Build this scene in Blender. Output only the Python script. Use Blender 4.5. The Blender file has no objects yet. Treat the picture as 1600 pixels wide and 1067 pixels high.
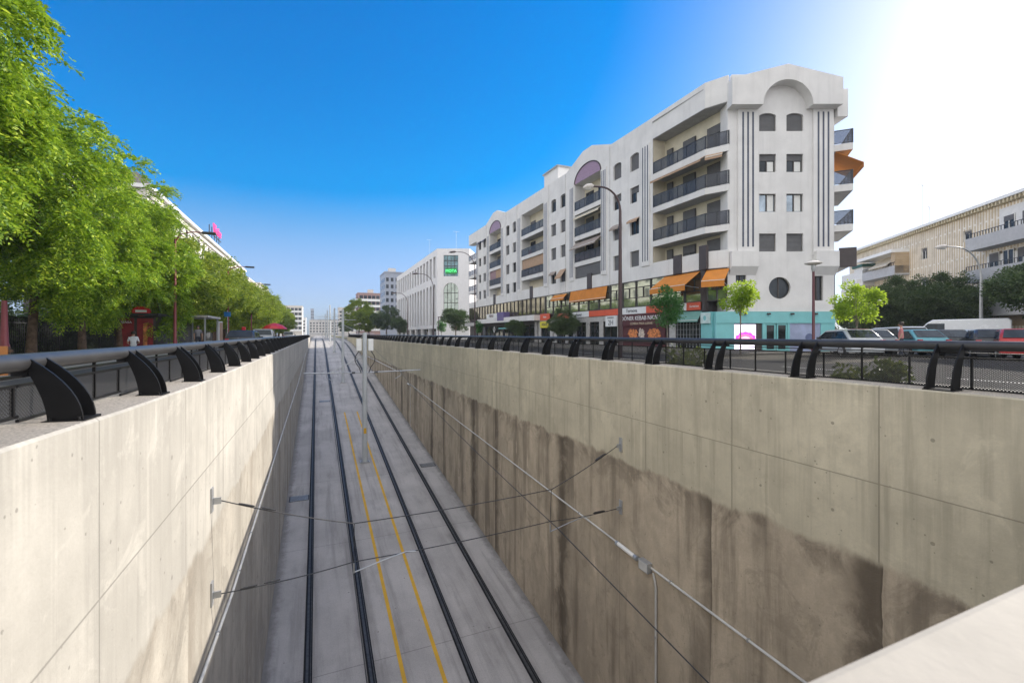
import bpy, bmesh, math, random
import numpy as np
from mathutils import Vector, Matrix
random.seed(7)
SC = bpy.context.scene
COL = SC.collection
R = math.radians
# ------------------------------------------------------------------ helpers
OFF = {}            # world offset of every object that may be a parent

def tag(o, label=None, cat=None, group=None, kind=None):
    if label: o['label'] = label
    if cat: o['category'] = cat
    if group: o['group'] = group
    if kind: o['kind'] = kind
    return o

def thing(name, label, cat, loc=(0, 0, 0), rz=0.0, group=None):
    o = bpy.data.objects.new(name, None)
    COL.objects.link(o)
    o.location = loc
    o.rotation_euler = (0, 0, rz)
    o.empty_display_size = 0.2
    OFF[o.name] = Vector(loc) if rz == 0 else Vector((0, 0, 0))
    return tag(o, label, cat, group)

def copy_tree(o, parent=None):
    c = o.copy()
    COL.objects.link(c)
    if parent is not None:
        c.parent = parent
    for ch in list(o.children):
        copy_tree(ch, c)
    return c

class Frame:
    """u runs along a facade (to the right for someone facing it), w outwards, z up"""
    def __init__(s, ox, oy, ux, uy):
        l = math.hypot(ux, uy)
        s.o = (ox, oy); s.u = (ux / l, uy / l); s.n = (uy / l, -ux / l)
    def __call__(s, u, w, z):
        return (s.o[0] + u * s.u[0] + w * s.n[0], s.o[1] + u * s.u[1] + w * s.n[1], z)

class MB:
    def __init__(s, T=None):
        s.v = []; s.f = []; s.m = []; s.T = T or (lambda a, b, c: (a, b, c)); s.mi = 0
    def add(s, vs, fs, raw=False):
        b = len(s.v)
        s.v += [tuple(p) if raw else s.T(*p) for p in vs]
        for f in fs:
            s.f.append([i + b for i in f]); s.m.append(s.mi)
        return s
    def box(s, a0, a1, b0, b1, c0, c1):
        vs = [(a0, b0, c0), (a1, b0, c0), (a1, b1, c0), (a0, b1, c0), (a0, b0, c1), (a1, b0, c1), (a1, b1, c1), (a0, b1, c1)]
        return s.add(vs, [(0, 3, 2, 1), (4, 5, 6, 7), (0, 1, 5, 4), (1, 2, 6, 5), (2, 3, 7, 6), (3, 0, 4, 7)])
    def quad(s, *p):
        return s.add(p, [tuple(range(len(p)))])
    def prism(s, poly, c0, c1, axis=2):
        """polygon in the other two axes swept along axis from c0 to c1"""
        n = len(poly)
        def mk(p, c):
            q = [p[0], p[1]]; q.insert(axis, c); return tuple(q)
        vs = [mk(p, c0) for p in poly] + [mk(p, c1) for p in poly]
        fs = [tuple(range(n - 1, -1, -1)), tuple(range(n, 2 * n))]
        fs += [(i, (i + 1) % n, (i + 1) % n + n, i + n) for i in range(n)]
        return s.add(vs, fs)
    def tube(s, path, r, n=8, r1=None, cap=True):
        P = [Vector(p) for p in path]; N = len(P); rings = []
        up = Vector((0, 0, 1)); prev = None
        for i, p in enumerate(P):
            t = (P[min(i + 1, N - 1)] - P[max(i - 1, 0)]).normalized()
            if prev is None:
                a = t.orthogonal().normalized() if abs(t.dot(up)) > .95 else t.cross(up).normalized()
            else:
                a = (prev - t * prev.dot(t))
                a = a.normalized() if a.length > 1e-6 else t.orthogonal().normalized()
            prev = a; b = t.cross(a)
            k = i / max(N - 1, 1)
            if isinstance(r, (list, tuple)): rr = r[i]
            else: rr = r if r1 is None else r + (r1 - r) * k
            rings.append([p + (a * math.cos(2 * math.pi * j / n) + b * math.sin(2 * math.pi * j / n)) * rr for j in range(n)])
        vs = [q for ring in rings for q in ring]; fs = []
        for i in range(N - 1):
            for j in range(n):
                j2 = (j + 1) % n
                fs.append((i * n + j, i * n + j2, (i + 1) * n + j2, (i + 1) * n + j))
        if cap:
            fs.append(tuple(range(n - 1, -1, -1))); fs.append(tuple((N - 1) * n + j for j in range(n)))
        return s.add(vs, fs)
    def cyl(s, x, y, z0, z1, r, n=12, r1=None):
        return s.tube([(x, y, z0), (x, y, z1)], r, n, r1)
    def lathe(s, x, y, prof, n=16):
        vs = []; fs = []
        for (r, z) in prof:
            vs += [(x + r * math.cos(2 * math.pi * j / n), y + r * math.sin(2 * math.pi * j / n), z) for j in range(n)]
        for i in range(len(prof) - 1):
            for j in range(n):
                j2 = (j + 1) % n
                fs.append((i * n + j, i * n + j2, (i + 1) * n + j2, (i + 1) * n + j))
        fs.append(tuple(range(n - 1, -1, -1))); fs.append(tuple((len(prof) - 1) * n + j for j in range(n)))
        return s.add(vs, fs)
    def build(s, name, mats, parent=None, smooth=False, bevel=0.0, local=False, kind=None):
        me = bpy.data.meshes.new(name)
        off = Vector((0, 0, 0))
        if parent is not None and not local:
            off = OFF.get(parent.name, Vector((0, 0, 0)))
        me.from_pydata([(p[0] - off[0], p[1] - off[1], p[2] - off[2]) for p in s.v], [], s.f)
        if not isinstance(mats, (list, tuple)): mats = [mats]
        for m in mats: me.materials.append(m)
        if len(mats) > 1: me.polygons.foreach_set('material_index', s.m)
        bm = bmesh.new(); bm.from_mesh(me)
        bmesh.ops.recalc_face_normals(bm, faces=bm.faces)
        bm.to_mesh(me); bm.free()
        if smooth: 
            me.polygons.foreach_set('use_smooth', [True] * len(me.polygons))
            try: me.set_sharp_from_angle(angle=R(38))
            except Exception: pass
        o = bpy.data.objects.new(name, me); COL.objects.link(o)
        if parent is not None:
            o.parent = parent; OFF[o.name] = off
        if bevel:
            b = o.modifiers.new('bevel', 'BEVEL'); b.width = bevel; b.segments = 2; b.limit_method = 'ANGLE'; b.angle_limit = R(40)
        if kind: o['kind'] = kind
        return o

def wall_holes(mb, F, u0, u1, z0, z1, holes, depth, w=0.0):
    """front face of a wall with rectangular openings and their reveals"""
    us = sorted({u0, u1} | {h[0] for h in holes} | {h[1] for h in holes})
    zs = sorted({z0, z1} | {h[2] for h in holes} | {h[3] for h in holes})
    us = [u for u in us if u0 <= u <= u1]; zs = [z for z in zs if z0 <= z <= z1]
    vid = {}; V = []; FS = []
    def vi(u, z):
        k = (round(u, 4), round(z, 4))
        if k not in vid: vid[k] = len(V); V.append(F(u, w, z))
        return vid[k]
    for i in range(len(us) - 1):
        for j in range(len(zs) - 1):
            uc, zc = (us[i] + us[i + 1]) / 2, (zs[j] + zs[j + 1]) / 2
            if any(h[0] < uc < h[1] and h[2] < zc < h[3] for h in holes): continue
            FS.append((vi(us[i], zs[j]), vi(us[i + 1], zs[j]), vi(us[i + 1], zs[j + 1]), vi(us[i], zs[j + 1])))
    mb.add(V, FS, raw=True)
    for h in holes:
        d = h[4] if len(h) > 4 else depth
        a, b, c, e = h[:4]
        for q in (((a, c), (a, e)), ((b, e), (b, c)), ((a, e), (b, e)), ((b, c), (a, c))):
            (p, pz), (r_, rz) = q
            mb.add([F(p, w, pz), F(p, w - d, pz), F(r_, w - d, rz), F(r_, w, rz)], [(0, 1, 2, 3)], raw=True)

# ------------------------------------------------------------------ materials
MATS = {}
def nodes_of(name):
    m = bpy.data.materials.new(name); m.use_nodes = True
    nt = m.node_tree; b = nt.nodes['Principled BSDF']
    return m, nt, b
def N(nt, t, **kw):
    n = nt.nodes.new(t)
    for k, v in kw.items(): setattr(n, k, v)
    return n
def math_n(nt, op, a, b=None, c=None, clamp=False):
    n = N(nt, 'ShaderNodeMath', operation=op); n.use_clamp = clamp
    for i, x in enumerate((a, b, c)):
        if x is None: continue
        if isinstance(x, (int, float)): n.inputs[i].default_value = x
        else: nt.links.new(x, n.inputs[i])
    return n.outputs[0]
def mixc(nt, fac, a, b, mode='MIX'):
    n = N(nt, 'ShaderNodeMix', data_type='RGBA', blend_type=mode)
    for sock, x in ((n.inputs['Factor'], fac), (n.inputs[6], a), (n.inputs[7], b)):
        if isinstance(x, (int, float)): sock.default_value = x
        elif isinstance(x, tuple): sock.default_value = (*x, 1) if len(x) == 3 else x
        else: nt.links.new(x, sock)
    return n.outputs[2]
def noise(nt, vec, scale, detail=4, rough=.55, dist=0.0):
    n = N(nt, 'ShaderNodeTexNoise'); n.inputs['Scale'].default_value = scale
    n.inputs['Detail'].default_value = detail; n.inputs['Roughness'].default_value = rough
    n.inputs['Distortion'].default_value = dist
    if vec is not None: nt.links.new(vec, n.inputs['Vector'])
    return n.outputs['Fac']
def ramp(nt, fac, p0, p1):
    n = N(nt, 'ShaderNodeMapRange'); n.interpolation_type = 'SMOOTHSTEP'
    n.inputs['From Min'].default_value = p0; n.inputs['From Max'].default_value = p1
    nt.links.new(fac, n.inputs['Value'])
    return n.outputs[0]
def scalevec(nt, vec, s):
    n = N(nt, 'ShaderNodeMapping'); n.inputs['Scale'].default_value = s
    nt.links.new(vec, n.inputs['Vector']); return n.outputs[0]
def bump(nt, b, h, strength, dist=.02):
    n = N(nt, 'ShaderNodeBump'); n.inputs['Strength'].default_value = strength; n.inputs['Distance'].default_value = dist
    nt.links.new(h, n.inputs['Height']); nt.links.new(n.outputs[0], b.inputs['Normal'])

def mat(name, col, rough=.6, metal=0.0, var=.12, scale=3.0, dirt=0.0, bmp=0.0, spec=None, streak=0.0):
    """plain procedural paint / plaster / metal with some unevenness"""
    if name in MATS: return MATS[name]
    m, nt, b = nodes_of(name)
    tc = N(nt, 'ShaderNodeTexCoord').outputs['Object']
    n1 = noise(nt, tc, scale, 5)
    dark = tuple(c * (1 - var) for c in col); lite = tuple(min(1, c * (1 + var)) for c in col)
    c = mixc(nt, ramp(nt, n1, .3, .7), dark, lite)
    if streak:
        s = noise(nt, scalevec(nt, tc, (1.6, 1.6, .09)), 1.5, 4)
        c = mixc(nt, math_n(nt, 'MULTIPLY', ramp(nt, s, .5, .75), streak), c, tuple(x * .55 for x in col))
    if dirt:
        s = noise(nt, tc, .55, 6, .65)
        c = mixc(nt, math_n(nt, 'MULTIPLY', ramp(nt, s, .48, .72), dirt), c, tuple(x * .6 for x in col))
    nt.links.new(c, b.inputs['Base Color'])
    b.inputs['Metallic'].default_value = metal
    r = math_n(nt, 'MULTIPLY_ADD', n1, .2, rough - .1)
    nt.links.new(r, b.inputs['Roughness'])
    if spec is not None: b.inputs['Specular IOR Level'].default_value = spec
    if bmp: bump(nt, b, noise(nt, tc, scale * 12, 6), bmp, .01)
    MATS[name] = m; return m

def emit(name, col, s):
    m, nt, b = nodes_of(name)
    b.inputs['Base Color'].default_value = (*col, 1)
    b.inputs['Emission Color'].default_value = (*col, 1); b.inputs['Emission Strength'].default_value = s
    MATS[name] = m; return m

def concrete_wall(name, tone, low, joint, step, stain, seed, jz=(-.5, -1.47), stain_col=(.045, .038, .03)):
    m, nt, b = nodes_of(name)
    tc = N(nt, 'ShaderNodeTexCoord').outputs['Object']
    sep = N(nt, 'ShaderNodeSeparateXYZ'); nt.links.new(tc, sep.inputs[0])
    Y, Z = sep.outputs['Y'], sep.outputs['Z']
    mp = N(nt, 'ShaderNodeMapping'); mp.inputs['Location'].default_value = (seed, seed * 1.7, seed * .6); nt.links.new(tc, mp.inputs['Vector'])
    P = mp.outputs[0]
    big = noise(nt, P, .55, 6, .62); mid = noise(nt, P, 2.6, 6, .6); fine = noise(nt, P, 38, 4, .7)
    stre = noise(nt, scalevec(nt, P, (1, 3.2, .22)), 1.6, 6, .65)
    stre2 = noise(nt, scalevec(nt, P, (1, 9, .12)), 1.2, 5, .6)
    c = mixc(nt, ramp(nt, big, .3, .7), tuple(t * .78 for t in tone), tuple(t * 1.14 for t in tone))
    c = mixc(nt, math_n(nt, 'MULTIPLY', ramp(nt, mid, .47, .72), .5), c, tuple(t * .68 for t in tone))
    c = mixc(nt, math_n(nt, 'MULTIPLY', ramp(nt, stre, .48, .7), .62), c, tuple(t * .6 for t in tone))
    c = mixc(nt, math_n(nt, 'MULTIPLY', ramp(nt, stre2, .55, .7), .3), c, tuple(min(1, t * 1.3) for t in tone))
    c = mixc(nt, math_n(nt, 'MULTIPLY', ramp(nt, fine, .35, .8), .25), c, tuple(t * .7 for t in tone))
    # each poured panel of the upper lift has its own tone
    blot = noise(nt, P, 1.15, 8, .72, 1.2)
    c = mixc(nt, math_n(nt, 'MULTIPLY', ramp(nt, blot, .56, .66), .3), c, tuple(t * .62 for t in tone))
    c = mixc(nt, math_n(nt, 'MULTIPLY', ramp(nt, blot, .43, .34), .35), c, tuple(min(1, t * 1.3) for t in tone))
    pan = math_n(nt, 'FLOOR', math_n(nt, 'DIVIDE', math_n(nt, 'ADD', Y, -joint), step))
    panz = math_n(nt, 'GREATER_THAN', Z, jz[0])
    wn = N(nt, 'ShaderNodeTexWhiteNoise', noise_dimensions='2D')
    cv = N(nt, 'ShaderNodeCombineXYZ'); nt.links.new(pan, cv.inputs[0]); nt.links.new(panz, cv.inputs[1]); nt.links.new(cv.outputs[0], wn.inputs[0])
    c = mixc(nt, math_n(nt, 'MULTIPLY', wn.outputs['Value'], .3), c, tuple(t * .75 for t in tone))
    # lower lift: rough diaphragm wall below a ragged line
    zz = math_n(nt, 'ADD', Z, math_n(nt, 'MULTIPLY_ADD', noise(nt, scalevec(nt, P, (1, 1.3, .3)), 1.1, 7, .65), .5, -.25))
    soft = math_n(nt, 'MULTIPLY_ADD', big, .3, -.05)
    lowm = math_n(nt, 'SUBTRACT', 1.0, ramp(nt, math_n(nt, 'DIVIDE', math_n(nt, 'ADD', zz, -jz[1]), math_n(nt, 'MAXIMUM', soft, .02)), -.6, .6))
    lowc = mixc(nt, ramp(nt, noise(nt, scalevec(nt, P, (1, 1, .45)), .9, 7, .66), .32, .68), tuple(t * .74 for t in low), tuple(t * 1.2 for t in low))
    lowc = mixc(nt, math_n(nt, 'MULTIPLY', ramp(nt, mid, .42, .72), .5), lowc, tuple(t * .66 for t in low))
    lowc = mixc(nt, math_n(nt, 'MULTIPLY', ramp(nt, fine, .3, .8), .35), lowc, tuple(t * .65 for t in low))
    c = mixc(nt, lowm, c, lowc)
    # damp just under the lift line and down the cold joints of the diaphragm panels
    band = math_n(nt, 'MULTIPLY', ramp(nt, zz, jz[1] - .75, jz[1]), lowm)
    c = mixc(nt, math_n(nt, 'MULTIPLY', math_n(nt, 'MULTIPLY', band, ramp(nt, blot, .40, .6)), stain * .75), c, stain_col)
    wob = math_n(nt, 'MULTIPLY_ADD', noise(nt, scalevec(nt, P, (1, .6, .5)), 1.3, 5, .6), 1.3, -.65)
    pq = math_n(nt, 'DIVIDE', math_n(nt, 'ADD', math_n(nt, 'MULTIPLY_ADD', wob, .12, Y), -1.05), 2.5)
    pidx = math_n(nt, 'FLOOR', pq); pj = math_n(nt, 'MULTIPLY', math_n(nt, 'FRACT', pq), 2.5)
    wl = N(nt, 'ShaderNodeTexWhiteNoise', noise_dimensions='1D'); nt.links.new(pidx, wl.inputs['W'])
    c = mixc(nt, math_n(nt, 'MULTIPLY', math_n(nt, 'MULTIPLY', wl.outputs['Value'], lowm), .2), c, tuple(t * .6 for t in low))
    edge = math_n(nt, 'MULTIPLY', math_n(nt, 'LESS_THAN', pj, .02), lowm)
    c = mixc(nt, math_n(nt, 'MULTIPLY', edge, .3), c, stain_col)
    vs_ = ramp(nt, noise(nt, scalevec(nt, P, (1, 1.5, .13)), 1.25, 6, .62), .5, .66)
    c = mixc(nt, math_n(nt, 'MULTIPLY', math_n(nt, 'MULTIPLY', vs_, lowm), stain * .62), c, stain_col)
    flip = math_n(nt, 'GREATER_THAN', math_n(nt, 'FRACT', math_n(nt, 'MULTIPLY', wl.outputs['Value'], 7.3)), .5)
    pj2 = math_n(nt, 'ADD', math_n(nt, 'MULTIPLY', flip, math_n(nt, 'SUBTRACT', 2.5, pj)), math_n(nt, 'MULTIPLY', math_n(nt, 'SUBTRACT', 1.0, flip), pj))
    drip = math_n(nt, 'SUBTRACT', 1.0, ramp(nt, math_n(nt, 'ADD', pj2, math_n(nt, 'MULTIPLY_ADD', wob, .75, math_n(nt, 'MULTIPLY_ADD', blot, .9, -.45))), .0, .5))
    sel = ramp(nt, noise(nt, scalevec(nt, P, (0, 1, .18)), .33, 4, .6), .30, .48)
    drip = math_n(nt, 'MULTIPLY', math_n(nt, 'MULTIPLY', drip, sel), lowm)
    c = mixc(nt, math_n(nt, 'MULTIPLY', drip, stain), c, stain_col)
    # pale limewash runs
    c = mixc(nt, math_n(nt, 'MULTIPLY', math_n(nt, 'MULTIPLY', ramp(nt, blot, .54, .62), lowm), .45), c, tuple(t * .5 for t in low))
    lime = math_n(nt, 'MULTIPLY', math_n(nt, 'MULTIPLY', ramp(nt, noise(nt, scalevec(nt, P, (1, 2.2, .5)), 1.0, 7, .7), .62, .72), lowm), .45)
    c = mixc(nt, lime, c, tuple(min(1, t * 1.7) for t in low))
    # formwork joints
    jl = math_n(nt, 'PINGPONG', math_n(nt, 'ADD', Y, -joint), step / 2)
    jv = math_n(nt, 'MULTIPLY', math_n(nt, 'LESS_THAN', jl, .009), math_n(nt, 'SUBTRACT', 1.0, lowm))
    jh = math_n(nt, 'LESS_THAN', math_n(nt, 'ABSOLUTE', math_n(nt, 'ADD', Z, -jz[0])), .007)
    # tie holes
    hy = math_n(nt, 'PINGPONG', math_n(nt, 'ADD', Y, -joint - .52), step / 4)
    hz = math_n(nt, 'PINGPONG', math_n(nt, 'ADD', Z, -.12), .55)
    hd = math_n(nt, 'ADD', math_n(nt, 'POWER', hy, 2), math_n(nt, 'POWER', hz, 2))
    hol = math_n(nt, 'MULTIPLY', math_n(nt, 'LESS_THAN', hd, .00045), math_n(nt, 'SUBTRACT', 1.0, lowm))
    hol = math_n(nt, 'MULTIPLY', hol, math_n(nt, 'GREATER_THAN', noise(nt, P, 1.7, 1), .5))
    vor = N(nt, 'ShaderNodeTexVoronoi'); vor.inputs['Scale'].default_value = 9; nt.links.new(P, vor.inputs['Vector'])
    pit = math_n(nt, 'MULTIPLY', math_n(nt, 'LESS_THAN', vor.outputs['Distance'], math_n(nt, 'MULTIPLY', mid, .2)), math_n(nt, 'GREATER_THAN', blot, .5))
    # thin streaks bleeding down from the lift joint
    run = ramp(nt, noise(nt, scalevec(nt, P, (1, 5.5, .1)), 1.3, 4, .6), .55, .68)
    runz = math_n(nt, 'MULTIPLY', ramp(nt, Z, jz[0] - 1.4, jz[0]), math_n(nt, 'LESS_THAN', Z, jz[0]))
    c = mixc(nt, math_n(nt, 'MULTIPLY', math_n(nt, 'MULTIPLY', run, runz), .4), c, tuple(t * .5 for t in tone))
    topz = ramp(nt, Z, .1, .66)
    c = mixc(nt, math_n(nt, 'MULTIPLY', math_n(nt, 'MULTIPLY', ramp(nt, stre2, .42, .58), topz), .4), c, tuple(t * .58 for t in tone))
    lines = math_n(nt, 'MAXIMUM', math_n(nt, 'MAXIMUM', jv, jh), math_n(nt, 'MAXIMUM', hol, pit))
    halo = math_n(nt, 'MULTIPLY', math_n(nt, 'MULTIPLY', math_n(nt, 'SUBTRACT', 1.0, ramp(nt, jl, 0, .16)), math_n(nt, 'SUBTRACT', 1.0, lowm)), math_n(nt, 'MULTIPLY', ramp(nt, stre, .35, .6), .5))
    c = mixc(nt, halo, c, tuple(t * .68 for t in tone))
    c = mixc(nt, math_n(nt, 'MULTIPLY', lines, .62), c, tuple(t * .36 for t in tone))
    nt.links.new(c, b.inputs['Base Color']); b.inputs['Roughness'].default_value = .85
    b.inputs['Specular IOR Level'].default_value = .3
    h = math_n(nt, 'ADD', math_n(nt, 'MULTIPLY', fine, .25), math_n(nt, 'MULTIPLY', mid, .4))
    h = math_n(nt, 'SUBTRACT', h, math_n(nt, 'MULTIPLY', lines, 1.2))
    h = math_n(nt, 'SUBTRACT', h, math_n(nt, 'MULTIPLY', lowm, .8))
    h = math_n(nt, 'ADD', h, math_n(nt, 'MULTIPLY', math_n(nt, 'MULTIPLY', noise(nt, P, 6, 6, .7), lowm), 1.0))
    bump(nt, b, h, .5, .02)
    MATS[name] = m; return m

def mesh_panel_mat():
    m, nt, b = nodes_of('perforated_sheet')
    tc = N(nt, 'ShaderNodeTexCoord').outputs['Object']
    sep = N(nt, 'ShaderNodeSeparateXYZ'); nt.links.new(tc, sep.inputs[0])
    s = .022
    p = math_n(nt, 'DIVIDE', sep.outputs['Y'], s * 1.25); q = math_n(nt, 'DIVIDE', sep.outputs['Z'], s)
    a = math_n(nt, 'PINGPONG', math_n(nt, 'ADD', p, q), .5); c = math_n(nt, 'PINGPONG', math_n(nt, 'SUBTRACT', p, q), .5)
    wire = math_n(nt, 'MAXIMUM', math_n(nt, 'LESS_THAN', a, .235), math_n(nt, 'LESS_THAN', c, .235))
    b.inputs['Base Color'].default_value = (.018, .018, .02, 1); b.inputs['Roughness'].default_value = .45
    t = N(nt, 'ShaderNodeBsdfTransparent'); mx = N(nt, 'ShaderNodeMixShader')
    nt.links.new(wire, mx.inputs[0]); nt.links.new(t.outputs[0], mx.inputs[1]); nt.links.new(b.outputs[0], mx.inputs[2])
    nt.links.new(mx.outputs[0], nt.nodes['Material Output'].inputs['Surface'])
    return m

def leaf_mat(name, c0, c1, c2, trans=.4, tcol=None):
    m, nt, b = nodes_of(name)
    g = N(nt, 'ShaderNodeNewGeometry').outputs['Random Per Island']
    cr = N(nt, 'ShaderNodeValToRGB'); e = cr.color_ramp.elements
    e[0].position = 0; e[0].color = (*c0, 1); e[1].position = 1; e[1].color = (*c2, 1)
    k = e.new(.55); k.color = (*c1, 1)
    nt.links.new(g, cr.inputs[0])
    nt.links.new(cr.outputs[0], b.inputs['Base Color'])
    b.inputs['Roughness'].default_value = .5; b.inputs['Specular IOR Level'].default_value = .3
    t = N(nt, 'ShaderNodeBsdfTranslucent')
    if tcol:
        nt.links.new(mixc(nt, .6, cr.outputs[0], tcol), t.inputs[0])
    else: nt.links.new(cr.outputs[0], t.inputs[0])
    mx = N(nt, 'ShaderNodeMixShader'); mx.inputs[0].default_value = trans
    nt.links.new(b.outputs[0], mx.inputs[1]); nt.links.new(t.outputs[0], mx.inputs[2])
    nt.links.new(mx.outputs[0], nt.nodes['Material Output'].inputs['Surface'])
    MATS[name] = m; return m

def glass_mat(name, tint=(.03, .04, .045), metal=.35, rough=.04, var=.3):
    m, nt, b = nodes_of(name)
    tc = N(nt, 'ShaderNodeTexCoord').outputs['Object']
    n1 = noise(nt, tc, .9, 3)
    c = mixc(nt, ramp(nt, n1, .35, .65), tuple(t * (1 - var) for t in tint), tuple(t * (1 + var) for t in tint))
    nt.links.new(c, b.inputs['Base Color'])
    b.inputs['Roughness'].default_value = rough; b.inputs['Metallic'].default_value = metal
    b.inputs['Specular IOR Level'].default_value = .8 if metal > .3 else .3
    bump(nt, b, noise(nt, tc, .7, 2), .06, .05)
    MATS[name] = m; return m

def clear_glass(name, tint=(.75, .8, .82), trans=.72):
    m, nt, b = nodes_of(name)
    b.inputs['Base Color'].default_value = (.15, .155, .17, 1); b.inputs['Roughness'].default_value = .2
    t = N(nt, 'ShaderNodeBsdfTransparent'); t.inputs[0].default_value = (*tint, 1)
    mx = N(nt, 'ShaderNodeMixShader'); mx.inputs[0].default_value = 1 - trans
    nt.links.new(t.outputs[0], mx.inputs[1]); nt.links.new(b.outputs[0], mx.inputs[2])
    nt.links.new(mx.outputs[0], nt.nodes['Material Output'].inputs['Surface'])
    MATS[name] = m; return m

def brick_mat(name, c1, c2, mortar, scale=1.0, bw=.24, bh=.07, off=.5, rot=None):
    m, nt, b = nodes_of(name)
    tc = N(nt, 'ShaderNodeTexCoord').outputs['Object']
    sep = N(nt, 'ShaderNodeSeparateXYZ'); nt.links.new(tc, sep.inputs[0])
    cv = N(nt, 'ShaderNodeCombineXYZ')
    h = math_n(nt, 'ADD', math_n(nt, 'MULTIPLY', sep.outputs['X'], .6), math_n(nt, 'MULTIPLY', sep.outputs['Y'], .8))
    nt.links.new(h, cv.inputs[1 if rot else 0]); nt.links.new(sep.outputs['Z'], cv.inputs[0 if rot else 1])
    br = N(nt, 'ShaderNodeTexBrick'); br.offset = off
    br.inputs['Scale'].default_value = scale; br.inputs['Brick Width'].default_value = bw; br.inputs['Row Height'].default_value = bh
    br.inputs['Mortar Size'].default_value = rot or .012; br.inputs['Color1'].default_value = (*c1, 1); br.inputs['Color2'].default_value = (*c2, 1); br.inputs['Mortar'].default_value = (*mortar, 1)
    nt.links.new(cv.outputs[0], br.inputs['Vector'])
    c = mixc(nt, math_n(nt, 'MULTIPLY', ramp(nt, noise(nt, tc, 1.2, 5), .4, .7), .35), br.outputs[0], tuple(x * .6 for x in c1))
    nt.links.new(c, b.inputs['Base Color']); b.inputs['Roughness'].default_value = .85
    MATS[name] = m; return m

def text_obj(name, body, size, F, u, w, z, m, parent, depth=.02, align='CENTER', sx=1.0):
    cu = bpy.data.curves.new(name, 'FONT'); cu.body = body; cu.size = size; cu.align_x = align; cu.align_y = 'CENTER'
    cu.extrude = depth; cu.resolution_u = 2
    t = bpy.data.objects.new(name, cu); COL.objects.link(t)
    bpy.context.view_layer.update()
    dg = bpy.context.evaluated_depsgraph_get()
    me = bpy.data.meshes.new_from_object(t.evaluated_get(dg))
    bpy.data.objects.remove(t, do_unlink=True); bpy.data.curves.remove(cu)
    off = OFF.get(parent.name, Vector((0, 0, 0))) if parent else Vector((0, 0, 0))
    M = Matrix(((F.u[0], 0, F.n[0]), (F.u[1], 0, F.n[1]), (0, 1, 0)))
    o0 = Vector(F(u, w, z))
    for v in me.vertices:
        c = Vector((v.co.x * sx, v.co.y, v.co.z)); v.co = M @ c + o0 - off
    me.materials.clear(); me.materials.append(m)
    o = bpy.data.objects.new(name, me); COL.objects.link(o)
    if parent: o.parent = parent; OFF[o.name] = off
    return o

# camera numbers (also used to place far things by bearing and distance)
YAW = R(23.2); CS, SN = math.cos(YAW), math.sin(YAW); FP = 712.0; ZC = 1.25
def at(px, d):
    """plan position on the bearing of picture column px, at depth d metres"""
    a = (px - 800) / FP * d
    return (a * CS + d * SN, d * CS - a * SN)
def hz(py, d): return ZC + (522 - py) * d / FP
SUN_E, SKY_S, AIR, DUST, OZ, EXPO, SAT, HUE, SKY_FILL, HAZE = 2.15, .084, 1.0, .8, 3.0, 1.53, 1.6, .516, 6.3, .00035
# ------------------------------------------------------------------ materials used around
XL, XR = -1.22, 6.03
def fz(y):
    l = -7.1 + .093 * (y - 11.16)
    k = 1.3
    return -math.log1p(math.exp(-l * k)) / k if l * k > -40 else l
M_wall_l = concrete_wall('concrete_pale', (.49, .465, .42), (.45, .415, .36), 3.95, 2.0, .42, 3.1, jz=(-.37, -1.2), stain_col=(.20, .165, .13))
M_wall_r = concrete_wall('concrete_stained', (.60, .535, .40), (.56, .465, .35), 3.6, 2.05, .82, 11.7, stain_col=(.09, .07, .05))
M_cope = mat('gritty_mortar', (.44, .40, .355), .95, var=.35, scale=70, dirt=.15, bmp=.9)
M_black = mat('black_painted_steel', (.008, .008, .009), .5, var=.3, scale=4, bmp=.05, spec=.25)
M_tube = mat('anthracite_tube', (.04, .04, .043), .4, metal=.1, var=.18, scale=6)
M_perf = mesh_panel_mat()
M_galv = mat('galvanised_steel', (.46, .47, .48), .45, metal=.6, var=.12, scale=5)
M_polew = mat('pale_pole_paint', (.50, .53, .56), .45, var=.06, scale=2)
M_cable = mat('dark_cable', (.03, .03, .032), .5)
M_pvc = mat('pale_conduit', (.58, .57, .54), .5, var=.1)
M_rubber = mat('rail_rubber', (.014, .014, .015), .95, var=.4, scale=8)
M_railtop = mat('rail_steel', (.07, .07, .072), .5, metal=.3, var=.3, scale=9)
M_yellow = mat('yellow_paint', (.66, .38, .03), .7, var=.08, scale=2, dirt=.0)
M_asph = mat('asphalt', (.055, .055, .058), .9, var=.25, scale=3, dirt=.3, bmp=.3)
M_pave = mat('paving', (.30, .28, .25), .9, var=.18, scale=2.2, dirt=.4, bmp=.2)
M_earth = mat('ground_earth', (.20, .18, .15), .95, var=.25, scale=.5, dirt=.4)
M_white = mat('white_paint', (.8, .8, .79), .5, var=.04)
M_dark = mat('dark_void', (.012, .012, .014), .7)

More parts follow.
